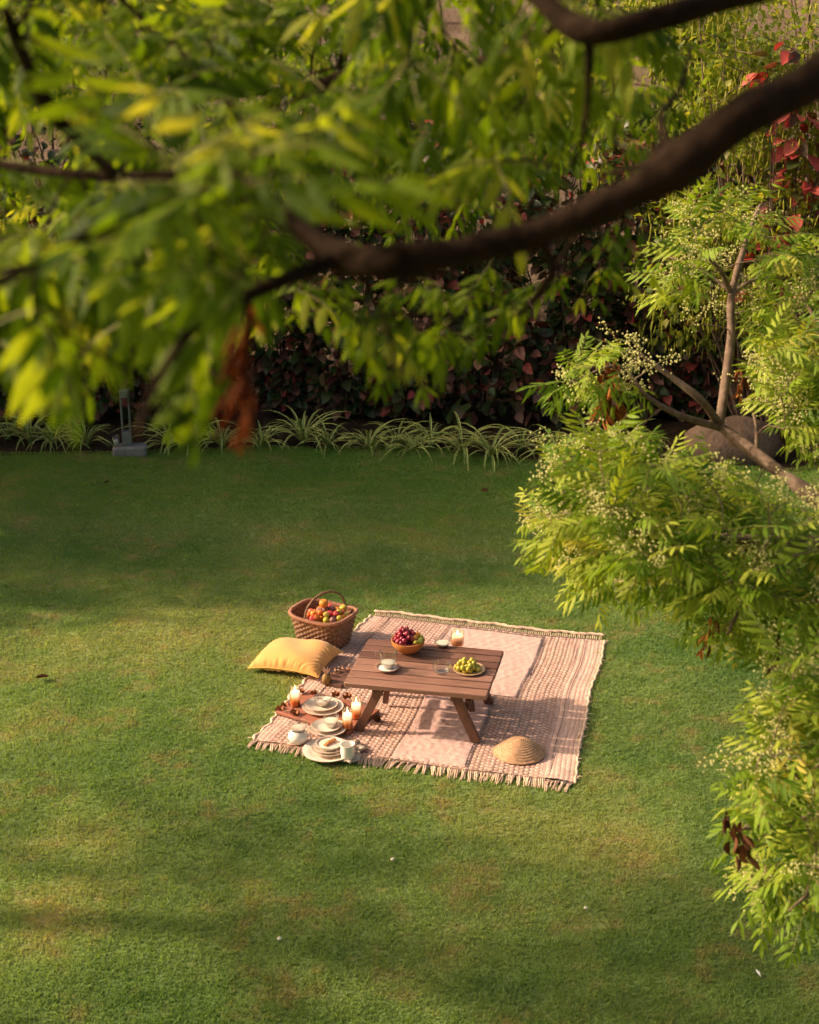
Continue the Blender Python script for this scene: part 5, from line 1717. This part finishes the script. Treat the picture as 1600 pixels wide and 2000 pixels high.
MB().tube([(math.cos(2 * math.pi * i / n) * HR, math.sin(2 * math.pi * i / n) * HR * .97, 0.0045) for i in range(n + 1)], [.004 + .0006 * math.sin(i * 2.2) for i in range(n + 1)], 6, cap=False).build('brim_edge', M['straw'], hat)

# ================================================================== CUSHION
cu = empty('cushion', (-0.715, 8.80, 0.0), rad(-20), 'plump yellow cushion lying on the grass against the basket', 'cushion')
nu, nv = 72, 60
u, v = np.meshgrid(np.linspace(-1, 1, nu), np.linspace(-1, 1, nv))


def cushion_half(sign):
    pull = 0.028 * (1 - np.abs(u) ** 2) * np.abs(v) ** 6
    pull2 = 0.028 * (1 - np.abs(v) ** 2) * np.abs(u) ** 6
    x = 0.238 * u * (1 - pull2 * 2.0)
    y = 0.200 * v * (1 - pull * 2.0)
    t = ((1 - np.abs(u) ** 2.6) * (1 - np.abs(v) ** 2.6)).clip(0, 1) ** 0.55
    w1, w2 = waves(61, 8, .25, .6), waves(62, 12, .05, .14)
    edge = np.exp(-((1 - np.maximum(np.abs(u), np.abs(v))) / 0.16) ** 2)
    wr = 0.0080 * edge * w2(x * (1 + 2 * np.abs(v)), y * (1 + 2 * np.abs(u))) * np.minimum(1, t * 3) + 0.007 * w1(x * 2, y * 2) * t
    up = 0.090 if sign > 0 else 0.050
    z = 0.055 + sign * up * t + wr + 0.008 * u
    z = np.maximum(z, 0.006) if sign < 0 else z
    # corners droop to the ground a little
    z = z - 0.020 * (np.abs(u) * np.abs(v)) ** 3
    return np.stack([x, y, z], -1)


a, b_ = cushion_half(1), cushion_half(-1)
T1 = grid_tris(nv, nu); T2 = grid_tris(nv, nu)[:, ::-1] + nu * nv
link('cover', raw_mesh('cover', np.concatenate([a.reshape(-1, 3), b_.reshape(-1, 3)]), np.concatenate([T1, T2]), M['cloth']), cu)
ring = [tuple(a[0, i]) for i in range(nu)] + [tuple(a[i, nu - 1]) for i in range(1, nv)] + [tuple(a[nv - 1, i]) for i in range(nu - 2, -1, -1)] + [tuple(a[i, 0]) for i in range(nv - 2, -1, -1)]
MB().tube(ring, 0.0042, 6, cap=False).build('piping', M['piping'], cu)

# ================================================================== BASKET AND FRUIT
bk = empty('basket', (-0.556, 9.135, 0.0), rad(-30), 'brown wicker basket heaped with fruit behind the yellow cushion', 'basket')
BH = 0.212


def super_pt(th, a, b__, e=3.6):
    c_, s_ = math.cos(th), math.sin(th)
    k = (abs(c_ / 1) ** e + abs(s_ / 1) ** e) ** (-1 / e)
    return a * c_ * k, b__ * s_ * k


def basket_wall():
    nt, nz = 264, 78
    V_, T_ = [], []
    th = np.linspace(0, 2 * np.pi, nt, endpoint=False)
    stakes, rows = 44, 13
    rngs = []
    for side in (1, -1):
        rows_v = []
        for j in range(nz + 1):
            s = j / nz
            A_, B_ = 0.152 + 0.043 * s ** 0.9, 0.122 + 0.038 * s ** 0.9
            r = []
            for i, t in enumerate(th):
                x, y = super_pt(t, A_, B_)
                nl = math.hypot(x, y)
                par = int(s * rows) % 2
                weave = (1 if par else -1) * math.cos(t * stakes / 2) * abs(math.sin(math.pi * s * rows)) ** 0.5 + 0.35 * math.cos(t * stakes)
                d = 0.0055 * weave + (0.0 if side > 0 else -0.009)
                if side < 0: d = -0.009 + 0.003 * weave
                V_.append((x + x / nl * d, y + y / nl * d, 0.004 + (BH - 0.004) * s))
    m = nz + 1
    idx = np.arange(2 * m * nt).reshape(2, m, nt)
    for sdd in range(2):
        a0 = idx[sdd][:-1]; a1 = idx[sdd][1:]
        r0, r1 = np.roll(a0, -1, 1), np.roll(a1, -1, 1)
        q1 = np.stack([a0.ravel(), r0.ravel(), r1.ravel()], 1); q2 = np.stack([a0.ravel(), r1.ravel(), a1.ravel()], 1)
        q = np.concatenate([q1, q2])
        T_.append(q if sdd == 0 else q[:, ::-1])
    return np.array(V_), np.concatenate(T_)


v, t = basket_wall()
link('wall', raw_mesh('wall', v, t, M['wicker']), bk)
b = MB()
pts = [super_pt(2 * math.pi * i / 48, 0.149, 0.119) for i in range(48)]
b.add([(x, y, zz) for zz in (0.006, 0.012) for x, y in pts], [tuple(range(47, -1, -1)), tuple(range(48, 96))] + [(i, (i + 1) % 48, 48 + (i + 1) % 48, 48 + i) for i in range(48)])
b.build('floor', M['wicker'], bk, smooth=False)
for ph in (0, 2.094, 4.188):
    P = []
    n = 240
    for i in range(n + 1):
        th = 2 * math.pi * i / n
        x, y = super_pt(th, 0.199, 0.164)
        nl = math.hypot(x, y)
        ta = 34 * th + ph
        P.append((x + x / nl * 0.008 * math.cos(ta), y + y / nl * 0.008 * math.cos(ta), BH + 0.002 + 0.008 * math.sin(ta) + 0.012 * (abs(x) / .2) ** 3))
    MB().tube(P, 0.0062, 6, cap=False).build('rim_braid', M['wickerrim'], bk)
for ph in (0, math.pi):
    P = []
    n = 90
    for i in range(n + 1):
        s = i / n
        a_ = math.pi * s
        P.append((0.012 - 0.05 * math.cos(a_) + 0.004 * math.cos(30 * a_ + ph), -0.158 * math.cos(a_) + 0.004 * math.sin(30 * a_ + ph) * math.cos(a_), BH - 0.01 + 0.155 * math.sin(a_) ** 0.8 + 0.004 * math.sin(30 * a_ + ph) * math.sin(a_)))
    MB().tube(P, 0.006, 6).build('handle', M['wicker'], bk)

FM = {}
for k in ('red', 'orange', 'purple', 'yellow'):
    b = MB()
    nv_, nu_ = 10, 16
    prof = []
    for i in range(nv_ + 1):
        th = math.pi * i / nv_
        r, z = math.sin(th), -math.cos(th)
        if z > .8: z = .8 + (z - .8) * (-0.2)
        prof.append((r if 0 < i < nv_ else 0, z))
    V_, F_ = lathe(prof, nu_)
    V_ = [(x * (1 - .06 * math.exp(-(math.atan2(y, x) / .25) ** 2)), y, z * .95) for x, y, z in V_]
    b.add(V_, F_)
    FM[k] = b.mesh('fruit', FR[k])
LAB = {'red': 'round red plum heaped in the wicker basket', 'orange': 'orange apricot heaped in the wicker basket', 'purple': 'dusky purple plum heaped in the wicker basket', 'yellow': 'yellow green plum heaped in the wicker basket'}
crz, srz = math.cos(rad(-30)), math.sin(rad(-30))
g = random.Random(23)
placed = []
tries = 0
while len(placed) < 78 and tries < 30000:
    tries += 1
    r = g.choice((0.0205, 0.022, 0.024, 0.0255))
    x, y = g.uniform(-0.15, 0.178), g.uniform(-0.135, 0.135)
    if (abs(x / .150)) ** 3.4 + (abs(y / .114)) ** 3.4 > 1: continue
    z = 0.140 if x > -0.07 else 0.100
    for (qx, qy, qz, qr, _) in placed:
        d2 = (qx - x) ** 2 + (qy - y) ** 2; s = (r + qr) * .93
        if d2 < s * s: z = max(z, qz + math.sqrt(s * s - d2))
    lim = 0.252 - 0.045 * abs((x - 0.05) / .15) ** 2 - 0.03 * abs(y / .13) ** 2 if x > -0.09 else 0.165
    if x < -0.07 and abs(y) > 0.07: continue
    if x < -0.115: continue
    if z > lim: continue
    k = g.choices(('red', 'orange', 'purple', 'yellow'), (4.4, 3.4, 1.8, 3.4 if x > .02 else 1.0))[0]
    placed.append((x, y, z, r, k))
for (x, y, z, r, k) in placed:
    o = link('fruit', FM[k], None, mtx=Matrix.Translation((bk.location.x + x * crz - y * srz, bk.location.y + x * srz + y * crz, z)) @ Matrix.Rotation(g.uniform(0, 6.28), 4, 'Z') @ Matrix.Rotation(g.uniform(-1.2, 1.2), 4, 'X') @ Matrix.Scale(r, 4))
    tag(o, LAB[k], 'fruit', {'red': 'red plums in the basket', 'orange': 'apricots in the basket', 'purple': 'purple plums in the basket', 'yellow': 'yellow plums in the basket'}[k])
o = link('peach', FM['orange'], None, mtx=Matrix.Translation((bk.location.x + 0.005, bk.location.y - 0.01, 0.285)) @ Matrix.Scale(0.031, 4))
tag(o, 'largest orange peach on top of the heap beside the basket handle', 'fruit')

# ================================================================== LITTER ON THE LAWN
def fallen_leaf(px, py, L, W, mat, label, seed, rz):
    p = ground_pt(px, py); p.z = float(lawn_z(np.array([p.x]), np.array([p.y]))[0]) + 0.022
    g = random.Random(seed)
    v, t = leaflet(Vector((-L / 2, 0, 0)), Vector((1, 0, 0.05)), Vector((0, 1, 0)), L, W, Vector((0, 0, 0.15)), fold=0.8, secs=((.15, .7), (.4, 1), (.65, .9), (.88, .45)))
    o = link('fallen_leaf', MB().add(v, t).mesh('fallen_leaf', mat), None, loc=p, rot=(g.uniform(-.3, .3), g.uniform(-.2, .2), rz))
    tag(o, label, 'leaf')


fallen_leaf(82, 1324, 0.085, 0.045, M['deadbrown'], 'curled dark brown dry leaf lying on the lawn left of the cushion', 1, 0.15)
fallen_leaf(948, 963, 0.075, 0.045, M['deadbrown'], 'dark purple brown dry leaf on the shaded far lawn', 2, 0.4)
fallen_leaf(210, 948, 0.05, 0.03, M['deadbrown'], 'small brown leaf on the shaded lawn in front of the garden lamp', 3, 0.8)
for px, py, lab in ((1144, 1789, 'pale pebble on the near lawn below the hat'), (546, 1843, 'pale pebble on the near lawn below the plates'), (767, 1686, 'tiny pale pebble on the lawn midway below the rug')):
    p = ground_pt(px, py); p.z = float(lawn_z(np.array([p.x]), np.array([p.y]))[0]) + 0.016
    rock('pebble', p, (0.011, 0.009, 0.008), px, lab, M['pebble'], 10, 7)
p = ground_pt(1481, 1899); p.z = float(lawn_z(np.array([p.x]), np.array([p.y]))[0]) + 0.02
v, t = leaflet(Vector((-.02, 0, 0)), Vector((1, 0, 0)), Vector((0, 1, 0)), .042, .013, Vector((0, 0, .1)), fold=.3, secs=((.15, .5), (.4, 1), (.65, .9), (.88, .5)))
fe = empty('feather', p, rad(105), 'small white feather on the grass near the bottom right corner', 'feather')
MB().add(v, t).build('vane', M['feather'], fe)
MB().tube([(-.03, 0, .001), (-.005, 0, .002), (.02, 0, .004)], [.0008, .0007, .0004], 4).build('quill', M['feather'], fe)
